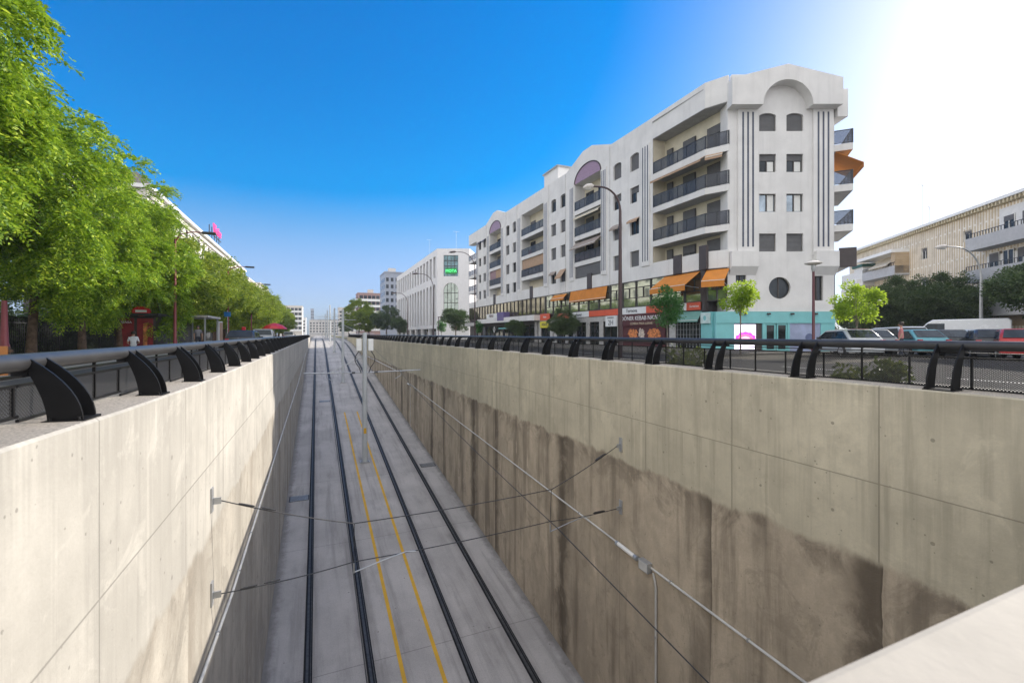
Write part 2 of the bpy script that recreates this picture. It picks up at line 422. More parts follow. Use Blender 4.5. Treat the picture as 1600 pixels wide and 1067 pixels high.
def floor_mat():
    m, nt, b = nodes_of('track_concrete')
    tc = N(nt, 'ShaderNodeTexCoord').outputs['Object']
    sep = N(nt, 'ShaderNodeSeparateXYZ'); nt.links.new(tc, sep.inputs[0])
    X, Y = sep.outputs['X'], sep.outputs['Y']
    t = (.46, .435, .42)
    big = noise(nt, tc, .5, 5, .6); fine = noise(nt, tc, 42, 4, .7); mid = noise(nt, scalevec(nt, tc, (1.6, .35, 1)), 1.6, 6, .62)
    c = mixc(nt, ramp(nt, big, .3, .7), tuple(x * .86 for x in t), tuple(x * 1.12 for x in t))
    c = mixc(nt, math_n(nt, 'MULTIPLY', ramp(nt, mid, .5, .75), .4), c, (.19, .18, .175))
    c = mixc(nt, math_n(nt, 'MULTIPLY', ramp(nt, fine, .4, .8), .45), c, (.18, .175, .17))
    # soot and grit along the foot of both walls
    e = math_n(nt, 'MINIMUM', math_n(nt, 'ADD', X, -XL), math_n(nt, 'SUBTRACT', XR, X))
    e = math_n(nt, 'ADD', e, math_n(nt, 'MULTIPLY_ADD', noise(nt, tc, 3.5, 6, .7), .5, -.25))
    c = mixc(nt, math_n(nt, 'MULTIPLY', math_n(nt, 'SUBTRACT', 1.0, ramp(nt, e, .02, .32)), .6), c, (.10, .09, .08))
    lane = noise(nt, scalevec(nt, tc, (2.6, .06, 1)), 1.4, 5, .6)
    c = mixc(nt, math_n(nt, 'MULTIPLY', ramp(nt, lane, .48, .7), .45), c, (.2, .19, .18))
    # grime beside each rail
    for xr in (-.2, 1.235, 3.5, 4.935):
        dd = math_n(nt, 'ABSOLUTE', math_n(nt, 'ADD', X, -xr))
        c = mixc(nt, math_n(nt, 'MULTIPLY', math_n(nt, 'SUBTRACT', 1.0, ramp(nt, dd, .1, .34)), math_n(nt, 'MULTIPLY', mid, .55)), c, (.12, .11, .105))
    j = math_n(nt, 'PINGPONG', Y, 3.0)
    c = mixc(nt, math_n(nt, 'MULTIPLY', math_n(nt, 'LESS_THAN', j, .012), .5), c, (.12, .12, .12))
    sp = N(nt, 'ShaderNodeTexVoronoi'); sp.inputs['Scale'].default_value = 2.2; nt.links.new(tc, sp.inputs['Vector'])
    c = mixc(nt, math_n(nt, 'MULTIPLY', math_n(nt, 'LESS_THAN', sp.outputs['Distance'], .05), .6), c, (.06, .055, .05))
    nt.links.new(c, b.inputs['Base Color']); b.inputs['Roughness'].default_value = .9
    bump(nt, b, fine, .35, .01)
    return m
M_floor = floor_mat()

# ------------------------------------------------------------------ ground, roads, trench floor
g = MB()
B = 720
YE = 128
XLo, XRo = XL - .42, XR + .42
g.quad((-B, -B, 0), (XLo, -B, 0), (XLo, B, 0), (-B, B, 0))
g.quad((XRo, -B, 0), (B, -B, 0), (B, B, 0), (XRo, B, 0))
g.quad((XLo, -B, 0), (XRo, -B, 0), (XRo, -.5, 0), (XLo, -.5, 0))
g.quad((XLo, YE, 0), (XRo, YE, 0), (XRo, B, 0), (XLo, B, 0))
g.build('ground', M_earth, kind='structure')
ys = [-3 + i * 1.5 for i in range(int((YE + 3) / 1.5) + 1)] + [YE]
fl = MB()
for a, c in zip(ys[:-1], ys[1:]):
    if c - a < 1e-6: continue
    fl.quad((XLo, a, fz(a) - .012), (XRo, a, fz(a) - .012), (XRo, c, fz(c) - .012), (XLo, c, fz(c) - .012))
fl.quad((XLo, YE, .002), (XRo, YE, .002), (XRo, 330, .002), (XLo, 330, .002))
fl.build('track_floor', M_floor, kind='structure')
r = MB()
r.quad((13.2, -40, .004), (19.6, -40, .004), (19.6, 400, .004), (13.2, 400, .004))
r.build('road', M_asph, kind='structure')
r = MB()
r.quad((30, 12.5, .005), (36, 17.5, .005), (95, 69, .005), (95, 20, .005), (60, -20, .005), (19.62, -40, .005), (19.62, 12.5, .005))
r.build('road', M_asph, kind='structure')
r = MB()
r.quad((-7.6, -40, .004), (-3.4, -40, .004), (-3.4, 400, .004), (-7.6, 400, .004))
r.build('road', M_asph, kind='structure')
for (x0, x1, y0, y1) in ((XRo + .004, 7.6, -.3, 128), (10.6, 13.1, -40, 400), (19.7, 27.2, 19, 400), (-3.3, XLo - .004, -.3, 128), (-20, -7.7, -40, 400)):
    r = MB(); r.box(x0, x1, y0, y1, -.05, .12); r.build('pavement', M_pave, kind='structure', bevel=.02)
dm = MB()
for y in range(-20, 200, 5):
    dm.quad((16.35, y, .009), (16.47, y, .009), (16.47, y + 2, .009), (16.35, y + 2, .009))
dm.build('road_marking', M_white, kind='structure')

# ------------------------------------------------------------------ retaining walls
def wall_strip(name, x_in, x_out, mats, label, prof, y0, y1):
    t = thing(name, label, 'retaining wall', (x_in, y0, 0))
    m = MB(); yy = sorted({y0, y1} | {p[0] for p in prof if y0 < p[0] < y1})
    def zt(y):
        for (a, za), (c, zc) in zip(prof[:-1], prof[1:]):
            if a <= y <= c: return za + (zc - za) * (y - a) / (c - a)
        return prof[-1][1]
    s = 1 if x_out > x_in else -1; ch = .016
    secs = []
    for y in yy:
        z = zt(y)
        secs.append([(x_in, y, -10), (x_in, y, z - ch), (x_in + s * ch, y, z), (x_out, y, z + .01), (x_out, y, -10)])
    vs = [p for q in secs for p in q]
    for i in range(len(secs) - 1):
        for j in range(4):
            m.mi = 1 if j == 2 else 0
            m.add([secs[i][j], secs[i][j + 1], secs[i + 1][j + 1], secs[i + 1][j]], [(0, 1, 2, 3)])
    m.mi = 0
    m.add(secs[0], [tuple(range(5))]); m.add(secs[-1], [tuple(range(5))])
    o = m.build('wall', mats, t)
    return t, zt
prof_l = [(-5, .77), (2.6, .765), (4, .725), (6, .69), (17, .65), (140, .65)]
t, ZTL = wall_strip('retaining_wall', XL, XLo, [M_wall_l, M_cope], 'sunlit pale concrete trench wall with a shadow running down it', prof_l, -.4, 104)
prof_r = [(-5, .65), (140, .65)]
t, ZTR = wall_strip('retaining_wall', XR, XRo, [M_wall_r, M_cope], 'shaded brown concrete trench wall with damp streaks and formwork joints', prof_r, -.4, 104)
t = thing('parapet_wall', 'pale concrete parapet across the near end of the trench', 'parapet', (2.4, .1, 0))
m = MB(); m.box(XL + .003, XR - .003, -.9, .53, -9.5, .655)
m.build('wall', mat('parapet_concrete', (.40, .365, .315), .85, var=.1, scale=3, dirt=.25, bmp=.15), t, bevel=.025)

# ------------------------------------------------------------------ railings of curved fins
def fin_poly():
    # offset from the trench edge (o), height (z): front edge up, back edge down
    front = []; back = []
    for i in range(9):
        k = i / 8
        front.append((.045 + .225 * k ** 2.1 + .01 * k, .395 * k))
        back.append((.205 + .095 * k ** 1.7, .335 * k))
    return front + back[::-1]
FIN = fin_poly()
def railing(side, label, ztop, ystart, pitch, gap, nb, cope):
    x_in = XL if side < 0 else XR
    sx = -1 if side < 0 else 1
    t = thing('railing', label, 'railing', (x_in + sx * .32, ystart, 0))
    xt = x_in + sx * .325; zc = ztop - .052
    yend = ystart + pitch * nb
    m = MB(); m.tube([(xt, ystart - 5.3, zc)] + [(xt, ystart + 6 * i, zc) for i in range(int(pitch * nb / 6) + 1)] + [(xt, yend, zc)], .052, 14)
    m.build('handrail', M_tube, t, smooth=True)
    for i in range(-3, nb):
        y = ystart + i * pitch
        if y < -.2: continue
        zb = cope(y + gap / 2)
        hs = (zc + .022 - zb) / .395
        p = MB()
        for yy in (y, y + gap):
            p.prism([(x_in + sx * o, zb + z * hs) for (o, z) in FIN], yy - .0075, yy + .0075, axis=1)
        p.box(*sorted((x_in + sx * .03, x_in + sx * .225)), y - .03, y + gap + .03, zb - .004, zb + .012)
        if i < 14:
            for bo in (.06, .19):
                for by in (y - .018, y + gap + .018): p.cyl(x_in + sx * bo, by, zb + .012, zb + .03, .01, 6)
        p.box(*sorted((x_in + sx * .29, x_in + sx * .36)), y - .01, y + gap + .01, zc - .075, zc - .035)
        p.build('bracket_post', M_black, t)
    for i in range(-3, nb):
        y0 = ystart + i * pitch; y1 = y0 + pitch
        if y1 < -.2: continue
        y0 = max(y0, -.3)
        zb = max(cope(y0), cope(y1)) + .022; zt = zc - .135
        q = MB(); x = xt + sx * .012
        q.mi = 0; q.quad((x, y0, zb), (x, y1, zb), (x, y1, zt), (x, y0, zt))
        q.mi = 1
        q.box(x - .008, x + .008, y0, y1, zt - .004, zt + .012); q.box(x - .008, x + .008, y0, y1, zb - .012, zb + .004)
        for k in (.33, .66, .97):
            yy = y0 + (y1 - y0) * k
            q.box(x - .009, x + .009, yy - .008, yy + .008, zb, zc - .04 if k == .66 else zt)
        q.box(x - .03, x + .03, y0, y1, zt + .05, zt + .062)
        q.build('mesh_panel', [M_perf, M_black], t)
    return t
railing(-1, 'black tube railing with curved fins along the sunlit left trench wall', 1.14, 3.47, 1.47, .165, 68, ZTL)
railing(1, 'black tube railing with curved fins along the shaded right trench wall', 1.178, 2.56, 1.53, .215, 66, ZTR)

# ------------------------------------------------------------------ tram rails, paint, grates
def strip(mb, x0, x1, y0, y1, dz, n=None):
    yy = [y0] + [y for y in ys if y0 < y < y1] + [y1]
    for a, c in zip(yy[:-1], yy[1:]):
        mb.quad((x0, a, fz(a) + dz), (x1, a, fz(a) + dz), (x1, c, fz(c) + dz), (x0, c, fz(c) + dz))
def bar(mb, x0, x1, y0, y1, z0, z1):
    yy = [y0] + [y for y in ys if y0 < y < y1] + [y1]
    for a, c in zip(yy[:-1], yy[1:]):
        A = [(x0, a, fz(a) + z0), (x1, a, fz(a) + z0), (x1, a, fz(a) + z1), (x0, a, fz(a) + z1)]
        Cc = [(x0, c, fz(c) + z0), (x1, c, fz(c) + z0), (x1, c, fz(c) + z1), (x0, c, fz(c) + z1)]
        mb.add(A + Cc, [(0, 1, 5, 4), (1, 2, 6, 5), (2, 3, 7, 6), (3, 0, 4, 7)])
for x, lab in ((-.2, 'grooved tram rail nearest the foot of the sunlit wall'), (1.235, 'grooved tram rail just left of the yellow lines'),
               (3.5, 'grooved tram rail just right of the yellow lines'), (4.935, 'grooved tram rail nearest the stained shaded wall')):
    t = thing('tram_rail', lab, 'rail', (x, 0, fz(0)))
    m = MB(); strip(m, x - .1, x + .1, -2.5, 300 if 0 else YE, -.005); m.build('rubber_bedding', M_rubber, t)
    m = MB(); bar(m, x - .048, x + .012, -2.5, YE, -.02, .004); m.build('rail_head', M_railtop, t)
    m = MB(); bar(m, x + .052, x + .068, -2.5, YE, -.02, .002); m.build('guard_lip', M_railtop, t)
for x in (1.95, 2.86):
    m = MB(); strip(m, x - .05, x + .05, -2.5, 37, -.008); m.build('painted_line', M_yellow, kind='structure')
def grate(x, y, lab):
    z = fz(y); s = fz(y + .5) - z
    t = thing('drain_grate', lab, 'drain grate', (x, y, z))
    m = MB(); sl = .093
    T = lambda a, b_, c: (x + a, y + b_, z + b_ * sl + c - .012)
    m = MB(T); m.box(-.4, .4, -.27, .27, -.02, .006); m.build('frame', M_cable, t)
    m = MB(T)
    for i in range(9): m.box(-.36, .36, -.24 + i * .058, -.215 + i * .058, .006, .016)
    m.build('bars', M_galv, t)
grate(-.72, 22.4, 'dark drain grate beside the left wall foot')
grate(5.55, 24.6, 'dark drain grate beside the right wall foot')
grate(.6, 41.0, 'small dark drain cover between the left track rails')

# ------------------------------------------------------------------ catenary poles
def pole(y, lab, boxes=True, h=7.3, arms=True):
    x = 2.42; z = fz(y); zt = z + h
    t = thing('catenary_pole', lab, 'pole', (x, y, z), group='catenary poles down the middle of the tracks')
    m = MB(); m.tube([(x, y, z), (x, y, zt)], .145, 16, .11); m.build('shaft', M_polew, t, smooth=True)
    m = MB(); m.box(x - .24, x + .24, y - .24, y + .24, z - .03, z + .03); 
    for a in (-.18, .18):
        for b_ in (-.18, .18): m.cyl(x + a, y + b_, z + .03, z + .09, .025, 6)
    m.build('base_plate', M_galv, t)
    za = z + 4.86
    for s in (-1, 1):
        m = MB(); m.tube([(x + s * .12, y, za), (x + s * 3.05, y, za + .05)], .035, 8)
        m.tube([(x + s * .12, y, za + .9), (x + s * 1.7, y, za + .04)], .022, 6)
        m.build('arm', M_galv, t, smooth=True)
        m = MB(); m.lathe(0, 0, [(.03, 0), (.07, .03), (.03, .06), (.07, .09), (.03, .12), (.07, .15), (.03, .18)], 10)
        i = m.build('insulator', M_cable, t, local=True); i.rotation_euler = (0, R(90) * s, 0); i.location = (s * .5, 0, 4.865)
        m = MB(); m.tube([(x + s * 1.95, y, za - .02), (x + s * 1.95, y, za - .22), (x + s * 1.62, y, za - .4)], .018, 6)
        m.build('steady_arm', M_galv, t)
    if boxes:
        for s in (-1, 1):
            m = MB(); m.box(x + s * .31 - .13, x + s * .31 + .13, y - .13, y + .13, zt - 1.0, zt - .35); m.build('feeder_box', M_white, t, bevel=.015)
            m = MB(); m.tube([(x + s * .3, y - .1, zt - 1.0)] + [(x + s * (.3 + .22 * math.sin(math.pi * k / 8)), y - .12, zt - 1.0 - .9 * k / 8) for k in range(1, 9)] + [(x + s * .2, y - .12, za)], .024, 6)
            m.build('feeder_cable', M_cable, t, smooth=True)
        m = MB(); m.box(x - .07, x + .07, y - .152, y - .146, z + 1.55, z + 1.85); m.build('number_plate', M_yellow, t)
    return t
pole(26.1, 'pale grey catenary pole nearest the viewer with white feeder boxes', True, 7.05)
pole(48.8, 'second catenary pole along the trench, dark at its top', False, 7.35)
pole(72.6, 'third catenary pole along the trench, slim and pale', False, 6.6)
pole(97, 'fourth catenary pole where the ramp meets the street', False, 7.2)
pole(122, 'fifth catenary pole standing at street level beyond the trench', False, 7.2)
pole(150, 'farthest catenary pole in the row between the tracks', False, 7.2)

# ------------------------------------------------------------------ overhead and span wires
for x, lab in ((.52, 'thin contact wire hung over the left tram track'), (4.2, 'thin contact wire hung over the right tram track')):
    pts = []
    ysup = [-2, 7.6, 26.1, 48.8, 72.6, 97, 122, 150]
    for a, c in zip(ysup[:-1], ysup[1:]):
        for k in range(8):
            y = a + (c - a) * k / 8; f = k / 8
            z0 = (fz(a) + 5.0) * (1 - f) + (fz(c) + 5.0) * f
            pts.append((x, y, z0 - .25 * 4 * f * (1 - f) * ((c - a) / 22) ** 2))
    m = MB(); m.tube(pts, .0085, 5); o = m.build('contact_wire', M_cable); tag(o, lab, 'overhead wire')
def span(ptsL, lab, kind):
    t = thing('span_wire', lab, 'span wire', ptsL[0])
    m = MB(); pp = []
    for a, c in zip(ptsL[:-1], ptsL[1:]):
        for k in range(6):
            f = k / 6; pp.append((a[0] + (c[0] - a[0]) * f, a[1] + (c[1] - a[1]) * f, a[2] + (c[2] - a[2]) * f - .03 * 4 * f * (1 - f)))
    pp.append(ptsL[-1]); m.tube(pp, .0075, 6); m.build('wire', M_cable, t)
    for e, s in ((ptsL[0], 1), (ptsL[-1], -1)):
        m = MB(); xx = XL if s > 0 else XR
        m.box(*sorted((xx, xx + s * .02)), e[1] - .05, e[1] + .05, e[2] - .13, e[2] + .17)
        m.box(*sorted((xx + s * .02, xx + s * .11)), e[1] - .012, e[1] + .012, e[2] - .04, e[2] + .04)
        m.build('wall_bracket', M_galv, t)
    a = Vector(ptsL[0]); d = (Vector(ptsL[1]) - a).normalized()
    for k0 in (.22, .5):
        m = MB(); m.tube([a + d * k0, a + d * (k0 + .04), a + d * (k0 + .16), a + d * (k0 + .2)], [.008, .012, .012, .008], 8); m.build('turnbuckle', M_cable, t, smooth=True)
    a = Vector(ptsL[-1]); d = (Vector(ptsL[-2]) - a).normalized()
    m = MB(); m.tube([a + d * .35, a + d * .4, a + d * .62, a + d * .67], [.008, .022, .022, .008], 8); m.build('insulator', M_cable, t, smooth=True)
    return t
zc = lambda h: ZC - h
span([(XL + .1, 6.75, zc(2.1)), (.52, 7.25, zc(2.85)), (4.2, 7.85, zc(3.02)), (XR - .1, 8.1, zc(2.4))], 'upper of the two span wires crossing the trench from wall to wall', 0)
tl = span([(XL + .1, 6.75, zc(3.28)), (.52, 7.3, zc(3.45)), (4.2, 7.9, zc(3.66)), (XR - .1, 8.1, zc(3.74))], 'lower of the two span wires crossing the trench, carrying registration arms', 1)
for (x, y, z, s) in ((.52, 7.3, zc(3.5), 1), (4.2, 7.9, zc(3.75), 1)):
    m = MB(); m.tube([(x, y, z + .03), (x, y, z - .12)], .012, 6); m.build('drop_clamp', M_galv, tl)
    m = MB(); m.tube([(x, y, z - .11), (x + s * .45, y + .05, z - .03), (x + s * .8, y + .08, z + .02), (x + s * .95, y + .08, z + .0)], .01, 6); m.build('registration_arm', M_galv, tl)
for x, y0, y1, z0 in ((.52, 7.25, 7.3, 2.85), (4.2, 7.85, 7.9, 3.02)):
    m = MB(); m.tube([(x, y0, zc(z0)), (x, y1, zc(z0 + .62))], .006, 5); m.build('dropper', M_cable, tl)

# ------------------------------------------------------------------ conduits and lamps on the walls
def conduit(pts, lab, sx):
    t = thing('conduit', lab, 'conduit', pts[0])
    m = MB(); m.tube(pts, .021, 8); m.build('pipe', M_pvc, t, smooth=True)
    P = [Vector(p) for p in pts]
    for a, c in zip(P[:-1], P[1:]):
        n = int((c - a).length / 1.5)
        for k in range(n):
            q = a + (c - a) * ((k + .5) / n); m = MB(); m.box(q.x - .026, q.x + .026, q.y - .012, q.y + .012, q.z - .026, q.z + .026); m.build('clip', M_galv, t)
    return t
conduit([(XR - .03, 1.2, -3.47), (XR - .03, 4.1, -3.4), (XR - .03, 7.4, -3.3), (XR - .03, 20, -2.78), (XR - .03, 32, -2.25)], 'long pale conduit clipped along the shaded wall', -1)
conduit([(XR - .03, 7.05, -3.38), (XR - .03, 7.0, -3.5), (XR - .03, 6.97, -3.62), (XR - .03, 6.97, -7.45)], 'vertical pale conduit dropping from the junction box to the floor', -1)
conduit([(XL + .03, 1.2, -2.66), (XL + .03, 6, -2.61), (XL + .03, 8, -2.71), (XL + .03, 20, -2.45), (XL + .03, 36, -2.15), (XL + .03, 60, -1.0)], 'long pale conduit clipped along the lower part of the sunlit wall', 1)
t = thing('junction_box', 'small grey junction box on the shaded wall where conduits meet', 'junction box', (XR - .06, 7.25, -3.33))
m = MB(); m.box(XR - .12, XR - .001, 7.1, 7.38, -3.42, -3.22); m.build('box', M_galv, t, bevel=.01)
m = MB(); m.box(XR - .126, XR - .12, 7.12, 7.36, -3.40, -3.24); m.build('lid', M_pvc, t)
def bulkhead(y, z, lab, ln=.75):
    t = thing('tube_lamp', lab, 'wall lamp', (XR - .1, y, z))
    m = MB(); m.tube([(XR - .09, y, z), (XR - .09, y + .05, z), (XR - .09, y + ln - .05, z + ln * .05), (XR - .09, y + ln, z + ln * .05)], [.03, .045, .045, .03], 10); m.build('diffuser', mat('opal_plastic', (.82, .8, .76), .3, var=.03), t, smooth=True)
    m = MB(); m.tube([(XR - .09, y - .05, z), (XR - .09, y + .04, z)], .052, 10); m.tube([(XR - .09, y + ln - .04, z + ln * .05), (XR - .09, y + ln + .02, z + ln * .05)], .052, 10); m.build('end_cap', M_galv, t)
bulkhead(7.5, -3.27, 'white tube lamp beside the junction box on the shaded wall', .62)
bulkhead(32.1, -2.28, 'far white tube lamp at the end of the shaded wall conduit', .6)
conduit([(XR - .03, 32.0, -2.4), (XR - .03, 32.0, -5.2)], 'far dark vertical pipe under the distant wall lamp', -1)
# ------------------------------------------------------------------ apartment building materials
M_fac = mat('white_render', (.70, .69, .68), .85, var=.06, scale=.7, streak=.2, dirt=.1, bmp=.06)
M_cream = mat('cream_render', (.66, .60, .47), .85, var=.07, scale=1.2, dirt=.15)
M_soff = mat('soffit_grey', (.34, .34, .34), .85, var=.1)
M_stripe = mat('slate_blue_stripe', (.06, .07, .11), .5, var=.2)
M_win = glass_mat('window_glass', (.035, .042, .05), .25)
M_winl = glass_mat('sky_glass', (.30, .36, .42), .6)
M_frame = mat('bronze_frame', (.05, .042, .038), .45, var=.15)
M_framew = mat('white_frame', (.7, .7, .68), .5, var=.05)
M_shut = mat('grey_roller_shutter', (.125, .125, .13), .6, var=.1, scale=2)
M_rail = mat('slate_railing', (.02, .023, .03), .4, var=.15)
M_balg = clear_glass('smoked_balcony_glass', (.62, .64, .68), .68)
M_oran = mat('orange_canvas', (.58, .21, .03), .8, var=.08, scale=1.5)
M_bcanv = mat('tan_canvas', (.40, .27, .18), .85, var=.1)
M_gcanv = mat('taupe_canvas', (.30, .25, .22), .85, var=.1)
M_purp = mat('mauve_tiles', (.33, .22, .30), .5, var=.35, scale=9)
M_mezz = glass_mat('mezzanine_mirror_glass', (.34, .38, .33), .8, .05, .15)
M_mirr = glass_mat('dark_mirror_glass', (.20, .19, .14), .75, .06, .3)
M_brown = mat('brown_panel', (.055, .042, .042), .5, var=.15)
M_red = mat('red_sign_panel', (.62, .10, .045), .45, var=.05)
M_signw = mat('white_sign_panel', (.72, .73, .74), .45, var=.04)
M_ink = mat('dark_lettering', (.06, .07, .09), .5)
M_teal = mat('turquoise_panel', (.20, .52, .54), .5, var=.06, scale=1.2)
M_teald = mat('sea_green_awning', (.17, .36, .32), .7, var=.08)
M_maroon = mat('maroon_panel', (.075, .014, .018), .5, var=.2)
M_shop = glass_mat('shop_glass', (.03, .035, .035), .3)
M_stone = mat('grey_shop_stone', (.42, .41, .40), .8, var=.12, dirt=.2)
XF = 26.9
F1 = Frame(XF, 84, 0, -1)
U = lambda y: 84 - y
E0 = (27.6, 24.4); EU = (.916, -.4)
FE = Frame(E0[0], E0[1], *EU); LE = 7.75
E1 = (FE(LE, 0, 0)[0], FE(LE, 0, 0)[1])
apt = thing('apartment_building', 'long white apartment building with balconies, gables and orange awnings', 'apartment building', (34, 54, 0))

def window(F, u, z, w, h, depth, parent, shut=0.0, arch=0.0, mframe=M_frame, glass=None, split=1, lightpane=False):
    g = MB(F); wd = -depth + .012
    g.box(u, u + w, wd - .04, wd, z, z + h)
    o = g.build('window', glass or M_win, parent)
    f = MB(F); t = .055
    f.box(u, u + t, wd - .02, wd + .045, z, z + h); f.box(u + w - t, u + w, wd - .02, wd + .045, z, z + h)
    f.box(u + t, u + w - t, wd - .02, wd + .045, z, z + t); f.box(u + t, u + w - t, wd - .02, wd + .045, z + h - t, z + h)
    for k in range(split):
        c = u + w * (k + 1) / (split + 1); f.box(c - .035, c + .035, wd - .02, wd + .05, z + t, z + h - t)
    f.build('frame', mframe, o)
    if shut > 0:
        s = MB(F); n = max(2, int(h * shut / .09))
        for k in range(n):
            z1 = z + h - t - k * (h * shut - t) / n; z0 = z + h - t - (k + 1) * (h * shut - t) / n
            s.add([(u + t, wd + .055, z0), (u + w - t, wd + .055, z0), (u + w - t, wd + .075, (z0 + z1) / 2), (u + t, wd + .075, (z0 + z1) / 2), (u + w - t, wd + .055, z1), (u + t, wd + .055, z1)], [(0, 1, 2, 3), (3, 2, 4, 5)])
        s.build('shutter', M_shut, o)
    if lightpane:
        s = MB(F); s.box(u + w * .55, u + w - .1, wd, wd + .012, z + .1, z + h * (1 - shut) - .05); s.build('curtain', M_framew, o)
    if arch > 0:
        s = MB(F); n = 10
        for sg in (0, 1):
            P = []
            for k in range(n + 1):
                x = w / 2 * k / n; P.append((x, arch * (1 - math.sqrt(max(0, 1 - (x / (w / 2 + .0)) ** 2 * .9)) )))
            top = z + h
            for k in range(n):
                xa, da = P[k]; xb, db = P[k + 1]
                ua = u + w / 2 + (xa if sg else -xa); ub = u + w / 2 + (xb if sg else -xb)
                s.add([(ua, .001, top + .002), (ub, .001, top + .002), (ub, .001, top - db), (ua, .001, top - da), (ub, -depth, top - db), (ua, -depth, top - da)], [(0, 1, 2, 3), (3, 2, 4, 5)])
        s.build('arch_head', M_fac, o)
    return o

# ---- street facade wall
rows = [7.45, 10.4, 13.35, 16.3]; WH = 1.45
wy = [34.13, 36.75, 47.35, 49.75, 61.9, 64.45, 74.9, 77.4]
WW = 1.28
holes = []
for y in wy:
    for z in rows:
        holes.append((U(y) - WW / 2, U(y) + WW / 2, z, z + WH + (.12 if z > 16 else 0)))
ARCH = [(39.5, 44.7), (67.2, 72.4)]; FLAT = (52.5, 59.3)
for (a, b) in ARCH: holes.append((U(b), U(a), 7.45, 18.15, 1.35))
holes.append((U(FLAT[1]), U(FLAT[0]), 7.45, 18.2, 1.35))
w = MB(); wall_holes(w, F1, U(79.2), U(31.6), 6.15, 20.1, holes, .24)
# gables
for (a, b) in ARCH:
    c = (a + b) / 2
    w.T = F1
    P = [(U(c) - 4.4, 20.1), (U(c) + 4.4, 20.1), (U(c) + .9, 21.32), (U(c) - .9, 21.32)]
    w.prism(P, -.35, 0, axis=1)
w.T = lambda a, b, c: (a, b, c)
# panel seams, roof and rear volume
w.T = F1
w.quad((U(79.2), 0, 20.1), (U(31.6), 0, 20.1), (U(31.6), -.35, 20.1), (U(79.2), -.35, 20.1))
w.T = lambda a, b, c: (a, b, c)
core = [(28.3, 83.6), (28.3, 24.75), (FE(.3, -.3, 0)[0], FE(.3, -.3, 0)[1]), (FE(LE - .05, -.3, 0)[0], FE(LE - .05, -.3, 0)[1]), (44, 32), (44, 83.6)]
w.prism(core, 0.0, 19.7)
w.build('wall', M_fac, apt)
# slit pilasters
pl = [(32.55, 1.1), (38.95, .95), (45.3, .95), (51.75, 1.1), (60.05, 1.1), (66.6, .95), (73.0, .95), (78.75, .8)]
for (y, ww) in pl:
    m = MB(F1); m.box(U(y) - ww / 2, U(y) + ww / 2, .0, .09, 7.3, 18.1); m.mi = 1
    for k in (-.3, 0, .3):
        m.box(U(y) + k * ww - .06, U(y) + k * ww + .06, .088, .096, 7.7, 17.9)
    m.build('pilaster', [M_fac, M_stripe], apt)
for y in (37.95, 46.75, 65.05, 73.95, 50.95, 60.85):
    m = MB(F1); m.box(U(y) - .03, U(y) + .03, 0, .035, 6.2, 20.0); m.build('downpipe', mat('grey_downpipe', (.5, .49, .48), .8), apt)
shp = {(0, 3): 1, (1, 3): 1, (0, 2): .35, (1, 2): .4, (0, 0): 1, (1, 0): 1, (2, 3): .1, (3, 3): .2, (2, 1): 1, (3, 1): 1, (3, 2): 1, (2, 2): .9, (4, 2): .8, (5, 1): 1, (6, 0): .5, (4, 3): .6}
for i, y in enumerate(wy):
    for j, z in enumerate(rows):
        window(F1, U(y) - WW / 2, z, WW, WH + (.12 if j == 3 else 0), .24, apt, shut=shp.get((i, j), random.choice([0, 0, .3, .5, 1])), arch=.3 if j == 3 else 0, lightpane=((i, j) in ((0, 2), (1, 2))))
# window awnings
def win_awning(y, j, m, out=.6, drop=.55):
    a = MB(F1); u0, u1 = U(y) - .75, U(y) + .75; z = rows[j] + WH + .05
    a.add([(u0, .02, z), (u1, .02, z), (u1, out, z - drop), (u0, out, z - drop), (u0, out, z - drop - .18), (u1, out, z - drop - .18),
           (u0, .02, z - .02), (u1, .02, z - .02), (u1, out - .02, z - drop - .02), (u0, out - .02, z - drop - .02)], [(0, 1, 2, 3), (3, 2, 5, 4), (6, 7, 8, 9), (0, 3, 9, 6), (1, 7, 8, 2)])
    a.build('window_awning', m, apt)
for y, j, m_, o_, d_ in ((34.13, 1, M_bcanv, .35, .25), (36.75, 1, M_gcanv, .45, .4), (47.35, 0, M_bcanv, .75, 1.0), (49.75, 0, M_gcanv, .3, .3), (74.9, 3, M_brown, .4, .4), (77.4, 3, M_brown, .4, .4)):
    win_awning(y, j, m_, o_, d_)
# arch lunettes
for (a, b) in ARCH:
    c = U((a + b) / 2); hw = (b - a) / 2
    arc = [(c + hw * math.cos(math.pi * k / 24), 18.15 + 1.6 * math.sin(math.pi * k / 24)) for k in range(25)]
    m = MB(F1); m.prism(arc, .0, .02, axis=1); m.mi = 1
    P = [Vector((p[0], .03, p[1])) for p in arc]
    m.tube(P, .07, 6)
    m.build('lunette', [M_purp, M_brown], apt)

